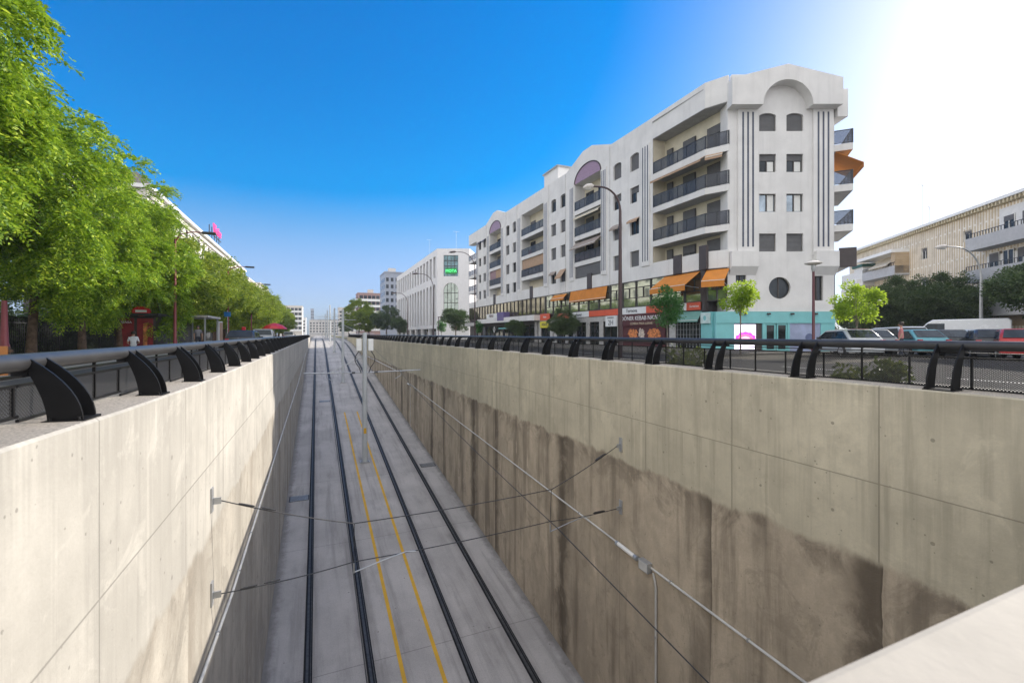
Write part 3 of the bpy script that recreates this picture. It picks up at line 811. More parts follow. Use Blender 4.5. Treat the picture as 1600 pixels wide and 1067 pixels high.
def balcony(path, back, z, parent, posts=1.0, rail=True, slab_h=.48, glass=M_balg, rh=1.03):
    """path: world xy along the front edge (left to right for the viewer); back: inner polygon points"""
    s = MB(); poly = [tuple(p) for p in path] + [tuple(p) for p in back]
    s.mi = 0; s.prism(poly, z - slab_h + .002, z)
    o = s.build('balcony', [M_fac], parent)
    s = MB(); cx = sum(p[0] for p in poly) / len(poly); cy = sum(p[1] for p in poly) / len(poly)
    s.prism([(cx + (p[0] - cx) * .97, cy + (p[1] - cy) * .97) for p in poly], z - slab_h - .012, z - slab_h + .002); s.build('soffit', M_soff, o)
    if rail:
        r = MB(); gl = MB(); P = [Vector((p[0], p[1], 0)) for p in path]
        for a, c in zip(P[:-1], P[1:]):
            d = c - a; L = d.length; d.normalize(); n = max(1, round(L / posts)); nn = Vector((d.y, -d.x, 0))
            T = lambda q, v_, zz, a=a, d=d, nn=nn: (a.x + d.x * q + nn.x * v_, a.y + d.y * q + nn.y * v_, zz)
            r.T = T; gl.T = T
            r.box(-.02, L + .02, -.09, -.03, z + rh - .05, z + rh); r.box(0, L, -.08, -.04, z + .06, z + .10)
            for k in range(n + 1):
                q = L * k / n; r.box(q - .022, q + .022, -.085, -.035, z, z + rh - .05)
            gl.box(.03, L - .03, -.064, -.056, z + .11, z + rh - .06)
        r.build('railing', M_rail, o); gl.build('glass_panel', glass, o)
    return o
def W1(y, w): p = F1(U(y), w, 0); return (p[0], p[1])
def doors(F, us, z, depth, parent, w_=1.5, h=2.15, shut=0):
    for u in us:
        window(F, u, z, w_, h, depth, parent, shut=shut)
fl = [9.28, 12.2, 15.1]
bay = 0
for (a, b) in ARCH + [FLAT]:
    rw = MB(F1); rw.box(U(b) - .02, U(a) + .02, -1.42, -1.345, 7.2, 18.3)
    rw.build('recess_wall', M_cream, apt)
    for j, z in enumerate([6.4] + fl):
        if not (j == 0):
            balcony([W1(b - .02, .06), W1(a + .02, .06)], [W1(a + .02, -1.34), W1(b - .02, -1.34)], z, apt, .95 if bay < 2 else 1.15)
            doors(F1, [U(b) + .35, U(a) - 2.4], z + .02, 1.33, apt, 1.5, 2.1, shut=random.choice([0, .3, .6]))
        elif bay == 2:
            doors(F1, [U(a) - 2.6], 7.46, 1.33, apt, 1.3, 1.4)
    bay += 1
def panel(F, u0, u1, w0, w1, z0, z1, name, m, parent):
    q = MB(F); q.box(u0, u1, w0, w1, z0, z1); return q.build(name, m, parent)
def slope_awning(F, u0, u1, w0, z0, w1, z1, m, parent, val=.22, name='awning', arms=True):
    q = MB(F); t = .025
    q.mi = 0
    q.add([(u0, w0, z0), (u1, w0, z0), (u1, w1, z1), (u0, w1, z1), (u0, w0, z0 - t), (u1, w0, z0 - t), (u1, w1 - t, z1 - t), (u0, w1 - t, z1 - t)],
          [(0, 1, 2, 3), (7, 6, 5, 4), (0, 3, 7, 4), (1, 5, 6, 2)])
    if val:
        q.box(u0, u1, w1 - t, w1, z1 - val, z1 + .003)
        q.mi = 1; q.box(u0, u1, w1 - .002, w1 + .012, z1 - .01, z1 + .035)
    o = q.build(name, [m, M_framew], parent)
    if arms:
        r = MB(F)
        for u in (u0 + .2, u1 - .2):
            r.tube([F(u, w0, z0 - 1.0), F(u, w1 - .06, z1 - .05)], .025, 6) if False else r.add([], [])
        r.T = lambda a, b, c: (a, b, c)
        for u in (u0 + .15, u1 - .15): r.tube([F(u, .03, z0 - 1.25), F(u, w1 - .05, z1 - .04)], .022, 6)
        r.build('awning_arm', M_galv, o)
        o2 = parent.children
    return o
# shutters and blinds in the recessed bays
a, b = ARCH[0]
m = MB(F1)
for k in range(24): m.box(U(b) + .03, U(a) - .03, -.16 + .02 * (k % 2), -.10 + .02 * (k % 2), 7.5 + k * .062, 7.5 + (k + 1) * .062)
m.build('roller_shutter', M_shut, apt)
slope_awning(F1, U(b) + .05, U(a) - .05, -.2, 11.55, .75, 10.75, M_gcanv, apt, .15, arms=False)
panel(F1, U(b) + .05, U(a) - .05, -.12, -.09, 9.35, 10.2, 'pink_screen', mat('salmon_screen', (.55, .38, .32), .8), apt)
slope_awning(F1, U(b) + .1, U(a) - .1, -.1, 14.5, .3, 14.25, M_cream, apt, .2, arms=False)
a, b = ARCH[1]
for j, (z0, z1) in enumerate(((10.35, 11.7),)):
    panel(F1, U(b) + .05, U(a) - 2.6, -.14, -.1, z0, z1, 'canvas_screen', mat('mauve_canvas', (.30, .20, .22), .85), apt)
    panel(F1, U(b) + 2.7, U(a) - .05, -.14, -.1, z0, z1, 'canvas_screen', M_bcanv, apt)
panel(F1, U(b) + .05, U(a) - .05, -.13, -.1, 9.35, 10.15, 'pink_screen', MATS['salmon_screen'], apt)
a, b = FLAT
panel(F1, U(b) + .05, U(a) - .05, -.14, -.1, 10.4, 11.72, 'canvas_screen', M_bcanv, apt)
panel(F1, U(b) + .05, U(a) - .05, -.13, -.1, 9.35, 10.15, 'pink_screen', MATS['salmon_screen'], apt)
panel(F1, U(b) + 2.0, U(b) + 2.9, -.2, -.15, 12.3, 12.9, 'red_cloth', M_red, apt)
# brown service panels hung over the podium
for y in (41.6, 56.0, 70.0):
    panel(F1, U(y) - .42, U(y) + .42, .003, .1, 6.1, 7.75, 'brown_panel', M_brown, apt)

# ---- near corner bay with wrapped balconies
FRONT = [(XF - .06, 31.55), (XF - .1, 25.75), (FE(.05, .1, 0)[0], FE(.05, .1, 0)[1])]
BACK = [(FE(.05, -.28, 0)[0], FE(.05, -.28, 0)[1]), (28.25, 24.9), (28.25, 31.55)]
q = MB(); q.box(28.19, 28.295, 24.7, 31.6, 6.2, 19.6); q.box(XF, 28.2, 31.6, 31.63, 6.2, 19.6); q.build('recess_wall', M_cream, apt)
F1r = Frame(28.19, 84, 0, -1)
for z in fl + [6.4]:
    if z > 7: balcony(FRONT, BACK, z, apt, 1.05)
    for (y0, w_, dz) in ((31.2, .7, 0), (29.3, 1.35, 0), (26.75, 1.35, 0)):
        window(F1r, U(y0), z + .03, w_, 2.1, -.07, apt, shut=random.choice([.3, .6, 1]))
# solid parapet on the lowest floor, roof fascia, soffit
def band(path, thick, z0, z1, name, m, parent, closed=False):
    P = [Vector((p[0], p[1])) for p in path]; inner = []
    for i, p in enumerate(P):
        t = (P[min(i + 1, len(P) - 1)] - P[max(i - 1, 0)]).normalized(); inner.append(p - Vector((t.y, -t.x)) * thick)
    q = MB(); q.prism([tuple(p) for p in P] + [tuple(p) for p in inner[::-1]], z0, z1); return q.build(name, m, parent)
band(FRONT, .18, 6.15, 7.42, 'parapet', M_fac, apt)
band([(XF - .02, 31.6), (XF - .1, 25.75), (FE(.0, .12, 0)[0], FE(.0, .12, 0)[1])], .3, 18.2, 20.1, 'roof_fascia', M_fac, apt)
for z_ in (18.16, 6.11):
    q = MB(); q.prism(FRONT + BACK, z_, z_ + .04); q.build('soffit', M_soff, apt)
q = MB(); q.prism([(XF - .1, 31.6), (XF - .1, 25.9), (FE(.05, .12, 0)[0], FE(.05, .12, 0)[1]), (FE(.05, -.25, 0)[0], FE(.05, -.25, 0)[1]), (28.2, 31.6)], 19.62, 19.7); q.build('roof', M_soff, apt)
q = MB(); q.box(XF - .17, XF - .08, 28.1, 29.0, 6.1, 7.6); q.build('brown_panel', M_brown, apt)
q = MB(); q.box(XF - .24, XF - .0, 25.5, 26.2, 6.1, 7.9); q.build('brown_panel', M_brown, apt)
# folded awning under the top balcony
Fb = Frame(XF - .1, 31.4, 0, -1)
slope_awning(Fb, 0, 5.6, .0, 14.62, .42, 14.36, M_bcanv, apt, .18, arms=False)
Fb2 = Frame(XF - .1, 25.7, FE(.05, .1, 0)[0] - XF + .1, FE(.05, .1, 0)[1] - 25.7)
slope_awning(Fb2, 0, 1.2, .0, 14.62, .2, 14.4, M_bcanv, apt, .2, arms=False)

# ---- gabled end facade
WX = [(2.3, 1.22), (4.28, 1.22)]
zr = [7.27, 10.17, 13.07, 16.05]
eh = []
for (u, w_) in WX:
    for k, z in enumerate(zr): eh.append((u, u + w_, z, z + 1.32))
eh.append((2.99, 4.59, 3.82, 5.42, .3)); eh.append((6.15, 6.95, 3.7, 5.5)); eh.append((.6, 1.35, 5.0, 5.75))
w = MB(); wall_holes(w, FE, 0, LE, 2.9, 18.6, eh, .22)
w.T = FE
w.quad((0, 0, 2.9), (0, 0, 19.4), (0, -1.2, 19.4), (0, -1.2, 2.9)); w.quad((LE, 0, 2.9), (LE, 0, 19.4), (LE, -3, 19.4), (LE, -3, 2.9))
w.box(.3, LE - .3, -.3, -.003, 18.6, 20.2)
w.build('end_wall', M_fac, apt)
stt = {0: (1, 1), 1: (0, 0), 2: (.35, .35), 3: (1, 1)}
for i, (u, w_) in enumerate(WX):
    for k, z in enumerate(zr):
        window(FE, u, z, w_, 1.32, .22, apt, shut=stt[k][i], arch=.28 if k == 3 else 0, lightpane=(k in (1, 2)), glass=M_winl if k == 1 else None)
window(FE, 6.15, 3.7, .8, 1.8, .22, apt); window(FE, .6, 5.0, .75, .75, .22, apt)
# round window: square opening closed by a ring plate
ring = MB(FE); n = 40
for k in range(n):
    a0, a1 = 2 * math.pi * k / n, 2 * math.pi * (k + 1) / n
    def sq(a):
        s = 1 / max(abs(math.cos(a)), abs(math.sin(a))); return (3.79 + .802 * s * math.cos(a), 4.62 + .802 * s * math.sin(a))
    def ci(a): return (3.79 + .79 * math.cos(a), 4.62 + .79 * math.sin(a))
    ring.add([(sq(a0)[0], .002, sq(a0)[1]), (sq(a1)[0], .002, sq(a1)[1]), (ci(a1)[0], .002, ci(a1)[1]), (ci(a0)[0], .002, ci(a0)[1]), (ci(a1)[0], -.3, ci(a1)[1]), (ci(a0)[0], -.3, ci(a0)[1])], [(0, 1, 2, 3), (3, 2, 4, 5)])
rw = MB(FE); rw.prism([(3.79 + .79 * math.cos(2 * math.pi * k / n), 4.62 + .79 * math.sin(2 * math.pi * k / n)) for k in range(n)], -.28, -.24, axis=1)
ro = rw.build('round_window', M_win, apt)
ring.build('round_reveal', M_fac, ro)
rw = MB(FE); rw.box(3.75, 3.83, -.24, -.2, 3.85, 5.4); rw.T = lambda a, b, c: (a, b, c)
rw.tube([FE(3.79 + .77 * math.cos(2 * math.pi * k / n), -.2, 4.62 + .77 * math.sin(2 * math.pi * k / n)) for k in range(n + 1)], .035, 6); rw.build('frame', M_frame, ro)
# stripes, pilasters and their corbelled bases
for c in (1.42, 6.88):
    m = MB(FE); m.box(c - .72, c + .72, .0, .14, 7.0, 17.65); m.mi = 1
    for k in (-.36, 0, .36): m.box(c + k - .065, c + k + .065, .138, .147, 7.6, 17.4)
    m.build('pilaster', [M_fac, M_stripe], apt)
for (u0, u1) in ((.1, 2.05), (6.2, LE + .1)):
    m = MB(FE); m.box(u0, u1, .0, .42, 6.15, 7.25); m.add([(u0, 0, 5.55), (u1, 0, 5.55), (u1, .42, 6.15), (u0, .42, 6.15), (u0, 0, 6.15), (u1, 0, 6.15)], [(0, 1, 2, 3), (0, 3, 4), (1, 5, 2)])
    m.build('corbel', M_fac, apt)
# gabled cornice block with its round arch
ar = [(3.94 - 1.77 * math.cos(math.pi * k / 28), 17.62 + 1.77 * math.sin(math.pi * k / 28)) for k in range(29)]
C = MB(FE); LO = -.05; HI = LE + .08
ro_ = lambda u: 19.5 + (20.5 - 19.5) * (1 - abs(u - 3.94) / (3.94 - LO)) 
pts = [(LO, 17.62)] + ar + [(HI, 17.62)]
V = []; Fc = []
for (u, z) in pts:
    for w_ in (-.002, .82):
        V.append((u, w_, z)); V.append((u, w_, ro_(u)))
for i in range(len(pts) - 1):
    a, b = 4 * i, 4 * (i + 1)
    Fc += [(a + 2, b + 2, b + 3, a + 3), (a, a + 1, b + 1, b), (a, b, b + 2, a + 2), (a + 1, a + 3, b + 3, b + 1)]
Fc += [(0, 2, 3, 1)]; e_ = 4 * (len(pts) - 1); Fc += [(e_, e_ + 1, e_ + 3, e_ + 2)]
C.add(V, Fc)
C.box(LO, HI, -1.5, -.006, 18.62, 19.48)
C.build('gable_cornice', M_fac, apt)
C = MB(FE); C.box(HI + .002, HI + .75, -3.2, .25, 17.0, 19.0); C.build('cornice_return', M_fac, apt)
# balconies seen edge-on on the far side
for z in (15.05, 12.1, 9.2):
    F3 = Frame(*E1, .733, .679)
    p = [F3(.05, 1.15, 0)[:2], F3(4.5, 1.15, 0)[:2]]
    path = [F3(.05, .0, 0)[:2]] + p
    balcony(path, [F3(4.5, .0, 0)[:2]], z, apt, 1.1)
slope_awning(F3, -.1, 3.5, .1, 14.5, 1.75, 13.5, M_oran, apt, .35, arms=False)
q = MB(F3); q.box(.1, 4.4, 0, 1.1, 6.2, 7.3); q.build('parapet', M_fac, apt)
q = MB(F3); q.box(-.0, .1, .3, 1.35, 6.1, 7.5); q.build('brown_panel', M_brown, apt)
window(F3, .15, 3.4, 1.2, 2.4, -.02, apt)

# ---- mezzanine glazing
mz = MB(F1)
def glaz(F, u0, u1, z0, z1, n, gm, name, parent, tr=(.35, .8), w0=-.12):
    g_ = MB(F); g_.box(u0, u1, w0 - .04, w0, z0, z1); o = g_.build(name, gm, parent)
    f = MB(F)
    for k in range(n + 1):
        u = u0 + (u1 - u0) * k / n; f.box(u - .05, u + .05, w0, w0 + .1, z0, z1)
    for t_ in tr: f.box(u0, u1, w0, w0 + .07, z0 + (z1 - z0) * t_ - .03, z0 + (z1 - z0) * t_ + .03)
    for k in range(n):
        u = u0 + (u1 - u0) * (k + .5) / n
        if tr: f.box(u - .03, u + .03, w0, w0 + .07, z0 + (z1 - z0) * tr[0], z0 + (z1 - z0) * tr[-1])
    f.box(u0, u1, w0, w0 + .1, z0, z0 + .07); f.box(u0, u1, w0, w0 + .1, z1 - .07, z1)
    f.build('mullion', M_frame, o)
    return o
glaz(F1, U(52.0), U(26.0), 3.72, 6.15, 13, M_mezz, 'mezzanine_window', apt, (.36, .74))
glaz(F1, U(83.6), U(52.1), 3.9, 6.15, 22, M_mirr, 'mezzanine_window', apt, ())
Fc_ = Frame(XF, 25.8, E0[0] - XF, E0[1] - 25.8)
glaz(Fc_, .1, 1.5, 3.72, 6.15, 2, M_mezz, 'mezzanine_window', apt, (.36, .74))
q = MB(); q.box(XF - .12, XF + .25, 25.75, 26.15, 3.0, 6.15); q.build('corner_column', M_brown, apt)
q = MB(F1); q.box(U(83.8), U(25.9), -1.3, -.2, 0, 6.15); q.build('podium_wall', M_brown, apt)
q = MB(F1); q.box(U(83.6), U(79.2), -.5, 0, 6.15, 7.2); q.build('end_parapet', M_fac, apt)
q = MB(F1); q.box(U(83.8), U(79.2), -1.2, 0, 18.2, 20.1); q.build('end_fascia', M_fac, apt)
for z in fl + [7.3]:
    balcony([W1(83.7, .1), W1(79.25, .1)], [W1(79.25, -1.3), W1(83.7, -1.3)], z, apt, 1.1) if z > 8 else None
    window(F1, U(82.6), z + .02, 1.5, 2.1, 1.38, apt)
# awnings at the mezzanine
slope_awning(F1, U(30.2), U(26.3), -.02, 6.05, 1.55, 4.95, M_oran, apt, .42, arms=True)
slope_awning(Fc_, .1, 1.7, .0, 6.05, 1.3, 5.1, M_oran, apt, .45, arms=True)
slope_awning(F1, U(45.6), U(38.4), .0, 6.1, .22, 4.95, M_oran, apt, .1, arms=False)
slope_awning(F1, U(49.6), U(46.4), .0, 6.0, .5, 5.5, M_oran, apt, .25, arms=False)
# sign band above the shops
def shop_sign(y0, y1, m, lab, txt=None, size=.4, tm=M_ink, z0=3.1, z1=3.7, w=.12, w1=None):
    t = thing('shop_sign', lab, 'sign', F1((U(y0) + U(y1)) / 2, .2, z0))
    b = MB(F1); b.box(U(y1) + .01, U(y0) - .01, .002, w, z0, z1); b.build('board', m, t, bevel=.012)
    if txt: text_obj('lettering', txt, size, F1, (U(y0) + U(y1)) / 2, w + .012, (z0 + z1) / 2, tm, t, .01)
    return t
shop_sign(26.0, 27.6, M_red, 'red sign panel nearest the corner above the green awning', 'Servicios', .26, M_signw)
shop_sign(27.6, 29.2, M_signw, 'white sign panel reading Wes above the green awning', 'Wes', .42)
shop_sign(29.2, 32.4, M_red, 'long red sign panel right of the white Ternova panel')
shop_sign(32.4, 36.4, M_signw, 'white sign panel reading Ternova above the kebab shop', 'Ternova', .48)
shop_sign(36.4, 38.6, M_red, 'red sign panel just left of the tall street lamp')
shop_sign(38.6, 41.6, M_red, 'dull red sign panel beside the white Fiaver panel')
shop_sign(41.6, 45.6, M_signw, 'white sign panel reading Fiaver below the orange awning', 'Fiaver', .5)
shop_sign(45.6, 48.6, M_red, 'red sign panel left of the white Fiaver panel')
shop_sign(50.6, 53.2, M_red, 'small bright red sign panel at the end of the white canopy', 'Oficina', .3, M_signw, 3.0, 3.85)
q = MB(F1); q.box(U(76), U(53.3), .0, 1.0, 3.05, 3.75); q.build('canopy', M_fac, apt)
q = MB(F1); q.box(U(83), U(76.1), .0, 1.1, 2.7, 3.3); q.build('canopy', M_stone, apt)
shop_sign(66.5, 71.2, M_signw, 'white illuminated box sign standing on the dark shop canopy', 'FRENO', .62, M_maroon, 3.75, 4.5, 1.0)
shop_sign(63.6, 66.3, mat('violet_panel', (.13, .10, .25), .5), 'violet box sign next to the white box sign', None, .4, M_ink, 3.3, 4.6, 1.05)
# ---- ground-floor shops
t = thing('kebab_shopfront', 'maroon kebab shop front with pale lettering and food pictures', 'shop front', F1(U(33.3), .1, 0))
b = MB(F1); b.box(U(36.0), U(30.1), .0, .14, 2.0, 3.07); b.build('fascia', M_maroon, t)
text_obj('lettering', 'DÖNER KEBAB NAWAL', .54, F1, U(33.05), .15, 2.68, M_signw, t, .01, sx=1.0)
text_obj('lettering', 'COMIDA PARA LLEVAR', .3, F1, U(33.05), .15, 2.2, mat('pale_gold', (.5, .42, .3), .6), t, .01)
b = MB(F1); b.box(U(36.0), U(30.1), -.06, .05, 0, 2.0); b.build('glazing', M_maroon, t)
M_food = mat('food_picture_orange', (.55, .19, .06), .5, var=.5, scale=6); M_food2 = mat('food_picture_pale', (.5, .42, .36), .5, var=.5, scale=7)
for (y, ww, mm, sd) in ((34.3, .75, M_food, 1), (33.1, .45, M_food2, 2), (31.4, .9, M_food, 3)):
    rr = random.Random(sd); n = 22
    m = MB(F1); m.prism([(U(y) + ww * (.75 + .35 * rr.random()) * math.cos(2 * math.pi * k / n), 1.28 + .5 * (.7 + .5 * rr.random()) * math.sin(2 * math.pi * k / n)) for k in range(n)], .05, .056, axis=1)
    m.build('food_picture', mm, t)
t = thing('number_sign', 'square white sign reading 2H beside the tall street lamp', 'sign', F1(U(37.4), .2, 2))
b = MB(F1); b.box(U(38.3), U(36.6), .1, .3, 2.0, 3.05); b.build('board', M_signw, t, bevel=.015)
text_obj('lettering', 'PARKING', .26, F1, U(37.45), .31, 2.85, M_ink, t, .006); text_obj('lettering', '2H', .72, F1, U(37.4), .31, 2.36, M_ink, t, .006)
# pale doors and piers between Y 36 and 53
for y in (36.3, 39.4, 41.9, 44.6, 46.4, 49.2, 50.2, 53.4, 54.6, 29.2): q = MB(F1); q.box(U(y) - .35, U(y) + .35, -.18, .06, 0, 3.05); q.build('shop_pier', M_stone, apt)
q = MB(F1); q.box(U(53), U(36.6), -.18, .03, 2.55, 3.06); q.build('shop_lintel', M_stone, apt)
for i, (y0, y1) in enumerate(((36.7, 39.0), (39.8, 41.5), (42.3, 44.2), (45.0, 46.0), (46.8, 48.8), (50.6, 53.0), (55, 58.5), (58.9, 62), (62.4, 66), (66.4, 70), (70.4, 74), (74.5, 79))):
    glaz(F1, U(y1), U(y0), .05, 2.55, 2 if y1 - y0 > 1.5 else 1, M_shop, 'shop_window', apt, (.86,), -.1)
gf = MB(F1); rr = random.Random(5)
for k in range(16):
    y = 40 + rr.random() * 6; z = .9 + rr.random() * 1.3
    P = [F1(U(y) + .35 * math.cos(a * .9 + k), .068, z + .3 * math.sin(a * 1.3 + k * 2)) for a in np.linspace(0, 4, 10)]
    g2 = gf; g2.T = lambda a, b, c: (a, b, c); g2.tube(P, .018, 4)
gf.build('graffiti', M_ink, apt, kind='stuff')
shop_sign(50.5, 53.1, mat('yellow_sign', (.65, .58, .05), .5, var=.05), 'yellow shop sign above a dark doorway', 'VENDE', .5, M_ink, 2.05, 2.85, .2)
t = thing('diamond_emblem', 'pale diamond emblem on the dark shop window', 'sign', F1(U(70), .1, 1.9))
b = MB(F1); b.prism([(U(70) - .55, 2.0), (U(70), 1.45), (U(70) + .55, 2.0), (U(70), 2.55)], .06, .1, axis=1); b.build('plate', M_signw, t)
b = MB(F1); b.prism([(U(70) - .28, 2.0), (U(70), 1.72), (U(70) + .28, 2.0), (U(70), 2.28)], .1, .112, axis=1); b.build('inner_mark', M_brown, t)
q = MB(F1); q.box(U(66), U(58.5), .05, .9, 2.05, 2.2); q.build('shop_canopy', M_teal, apt)
# corner shop in turquoise
t = thing('corner_shopfront', 'turquoise shop front on the ground floor of the gabled end', 'shop front', (XF + .5, 25.5, 0))
b = MB(F1); b.box(U(29.0), U(26.25), -.1, -.02, 0, 2.2)
b.build('glazing', M_shop, t)
b = MB(F1)
for k in range(9): b.box(U(29.0) + k * .33, U(29.0) + k * .33 + .025, .0, .03, 0, 2.15)
for k in range(5): b.box(U(29.0), U(26.25), .0, .03, .4 + k * .4, .42 + k * .4)
b.build('security_grille', M_galv, t)
slope_awning(F1, U(29.1), U(26.1), .0, 3.02, .5, 2.3, M_teald, t, .12, arms=False)
b = MB(); b.box(XF - .14, XF + .6, 25.05, 26.1, 0, 2.9); b.build('corner_pier', M_teal, t)
th = MB(FE); th.box(-.9, LE + .02, -.45, .1, 2.05, 2.885); th.build('fascia', M_teal, t)
for (u0, u1) in ((-.9, .45), (2.52, 2.72), (4.35, 4.5), (6.75, LE + .02)):
    th = MB(FE); th.box(u0, u1, -.4, .05, 0, 2.05); th.build('pier', M_teal, t)
th = MB(FE); th.box(4.5, 6.75, -.3, .0, 0, 2.04); th.build('poster_window', mat('lilac_poster', (.33, .38, .55), .4, var=.15, scale=1.1), t)
th = MB(FE); th.prism([(5.95 + .3 * math.cos(k * .3), 1.0 + .3 * math.sin(k * .3)) for k in range(21)], .0, .008, axis=1); th.build('poster_mark', mat('slate_poster_mark', (.12, .15, .28), .5), t)
dr = MB(FE)
for (u0, u1) in ((2.74, 3.5), (3.58, 4.34)):
    dr.box(u0, u0 + .1, -.1, .0, 0, 2.04); dr.box(u1 - .1, u1, -.1, .0, 0, 2.04); dr.box(u0 + .1, u1 - .1, -.1, .0, 1.9, 2.04); dr.box(u0 + .1, u1 - .1, -.1, 0, 0, .15)
do = dr.build('door', M_teal, t)
dr = MB(FE); dr.box(2.84, 3.4, -.09, -.05, .15, 1.9); dr.box(3.68, 4.24, -.09, -.05, .15, 1.9); dr.build('pane', M_shop, do)
for u in (1.2, 2.9, 4.6, 6.3):
    th = MB(FE); th.box(u - .09, u + .09, .1, .3, 2.66, 2.78); th.build('spotlight', M_brown, t)
t = thing('display_screen', 'bright shop screen showing a magenta flower on pale lilac', 'screen', FE(1.3, .0, 0))
th = MB(FE); th.box(.46, 2.5, -.3, -.03, .1, 2.04); th.build('housing', M_brown, t)
th = MB(FE); th.box(.5, 2.05, -.03, .0, .15, 1.95); th.build('screen', emit('lit_lilac', (.80, .72, .95), 1.0), t)
rr = random.Random(3)
fl_m = [emit('lit_magenta', (.85, .04, .55), .75), emit('lit_rose', (.85, .12, .25), .7), emit('lit_pink', (.9, .35, .6), .8)]
for ring_, n_, mm in ((.62, 7, 0), (.42, 6, 1), (.2, 5, 2)):
    m = MB(FE)
    for k in range(n_):
        a = math.pi * (k + .2) / (n_ - .6); cx, cz = 1.3 + ring_ * 1.0 * math.cos(a), .75 + ring_ * .85 * math.sin(a)
        m.prism([(cx + .2 * math.cos(q_ * .6) * (1 + .15 * rr.random()), cz + .17 * math.sin(q_ * .6)) for q_ in range(10)], .0, .006 + .004 * mm + .0004 * k, axis=1)
    m.build('flower_petals', fl_m[mm], t)
t = thing('shop_logo_box', 'small pale square sign on the turquoise corner pier', 'sign', (XF - .2, 25.6, 2.4))
b = MB(); b.box(XF - .3, XF - .16, 25.15, 26.0, 2.05, 2.85); b.build('board', mat('pale_aqua', (.55, .70, .70), .5), t, bevel=.02)
b = MB(); b.prism([(25.58 + .14 * math.cos(k * .5), 2.45 + .18 * math.sin(k * .5)) for k in range(12)], XF - .306, XF - .3, axis=0); b.build('emblem', M_teal, t)
# roof things
t = thing('roof_stair_tower', 'pale stair tower on the flat roof of the white apartment building', 'roof tower', (32, 56, 19.7))
b = MB(); b.box(29.6, 33.5, 53.5, 57.5, 19.5, 23.6); b.build('wall', M_fac, t)
b = MB(); b.box(29.4, 33.7, 53.3, 57.7, 23.6, 23.8); b.build('cap', M_soff, t)
# ------------------------------------------------------------------ arcade building
arc_b = thing('arcade_building', 'white office building with rows of tall arched windows and a green neon sign', 'office building', (30, 135, 0))
AY0, AY1 = 108.9, 170.0
FA = Frame(XF, AY1, 0, -1); LA = AY1 - AY0
M_awh = mat('arcade_white', (.72, .71, .72), .85, var=.04, dirt=.1)
hol = []; n = 15; pitch = (LA - 2) / n
for k in range(n):
    u = 1.2 + k * pitch + .6
    hol.append((u, u + 2.3, 15.2, 20.4)); hol.append((u, u + 2.3, 3.4, 13.6))
w = MB(); wall_holes(w, FA, 0, LA, 2.6, 22.0, hol, .7)
FAe = Frame(XF, AY0, .916, -.4)
eh = [(1.55, 5.1, 15.3, 20.4), (1.55, 5.15, 4.0, 13.7)]
wall_holes(w, FAe, 0, 7.9, 0, 22.0, eh, .4)
Ee = FAe(7.9, 0, 0)
w.prism([(XF + .8, AY0 + .6), (FAe(7.4, -.6, 0)[0], FAe(7.4, -.6, 0)[1]), (Ee[0] + 12, Ee[1] + 20.8), (XF + 12, AY1), (XF + .8, AY1)], 0, 21.6)
w.quad((Ee[0], Ee[1], 0), (Ee[0] + 12, Ee[1] + 20.8, 0), (Ee[0] + 12, Ee[1] + 20.8, 22), (Ee[0], Ee[1], 22))
w.T = FA; w.quad((0, 0, 22), (LA, 0, 22), (LA, -.8, 22), (0, -.8, 22)); w.quad((0, 0, 2.6), (LA, 0, 2.6), (LA, -.8, 2.6), (0, -.8, 2.6)); w.T = FAe; w.quad((0, 0, 22), (7.9, 0, 22), (7.9, -.7, 22), (0, -.7, 22))
w.build('wall', M_awh, arc_b)
for i, (u0, u1, z0, z1) in enumerate(hol):
    g_ = MB(FA); g_.box(u0, u1, -.75, -.6, z0, z1); o = g_.build('window', M_win, arc_b)
    f = MB(FA)
    for zz in ((z0 + z1) / 2, z0 + .1, z1 - .1): f.box(u0, u1, -.6, -.54, zz - .05, zz + .05)
    f.box((u0 + u1) / 2 - .05, (u0 + u1) / 2 + .05, -.6, -.54, z0, z1)
    if z0 < 5:
        s = (u1 - u0) / 2; c = (u0 + u1) / 2; m_ = 10
        h = MB(FA)
        for k in range(m_):
            a0, a1 = math.pi * k / m_, math.pi * (k + 1) / m_
            h.add([(c + s * math.cos(a0), .002, z1 - s + s * math.sin(a0)), (c + s * math.cos(a1), .002, z1 - s + s * math.sin(a1)), (c + s * math.cos(a1), .002, z1 + .002), (c + s * math.cos(a0), .002, z1 + .002),
                   (c + s * math.cos(a0), -.6, z1 - s + s * math.sin(a0)), (c + s * math.cos(a1), -.6, z1 - s + s * math.sin(a1))], [(0, 1, 2, 3), (0, 4, 5, 1)])
        h.build('arch_head', M_awh, o)
    f.build('frame', M_frame, o)
g_ = MB(FA); g_.box(.3, LA - .3, -1.0, -.7, 0, 2.6); g_.build('ground_floor', M_shop, arc_b)
for k in range(8):
    g_ = MB(FA); g_.box(.3 + k * (LA - 1.4) / 7, 1.1 + k * (LA - 1.4) / 7, -.7, -.02, 0, 2.6); g_.build('pier', M_awh, arc_b)
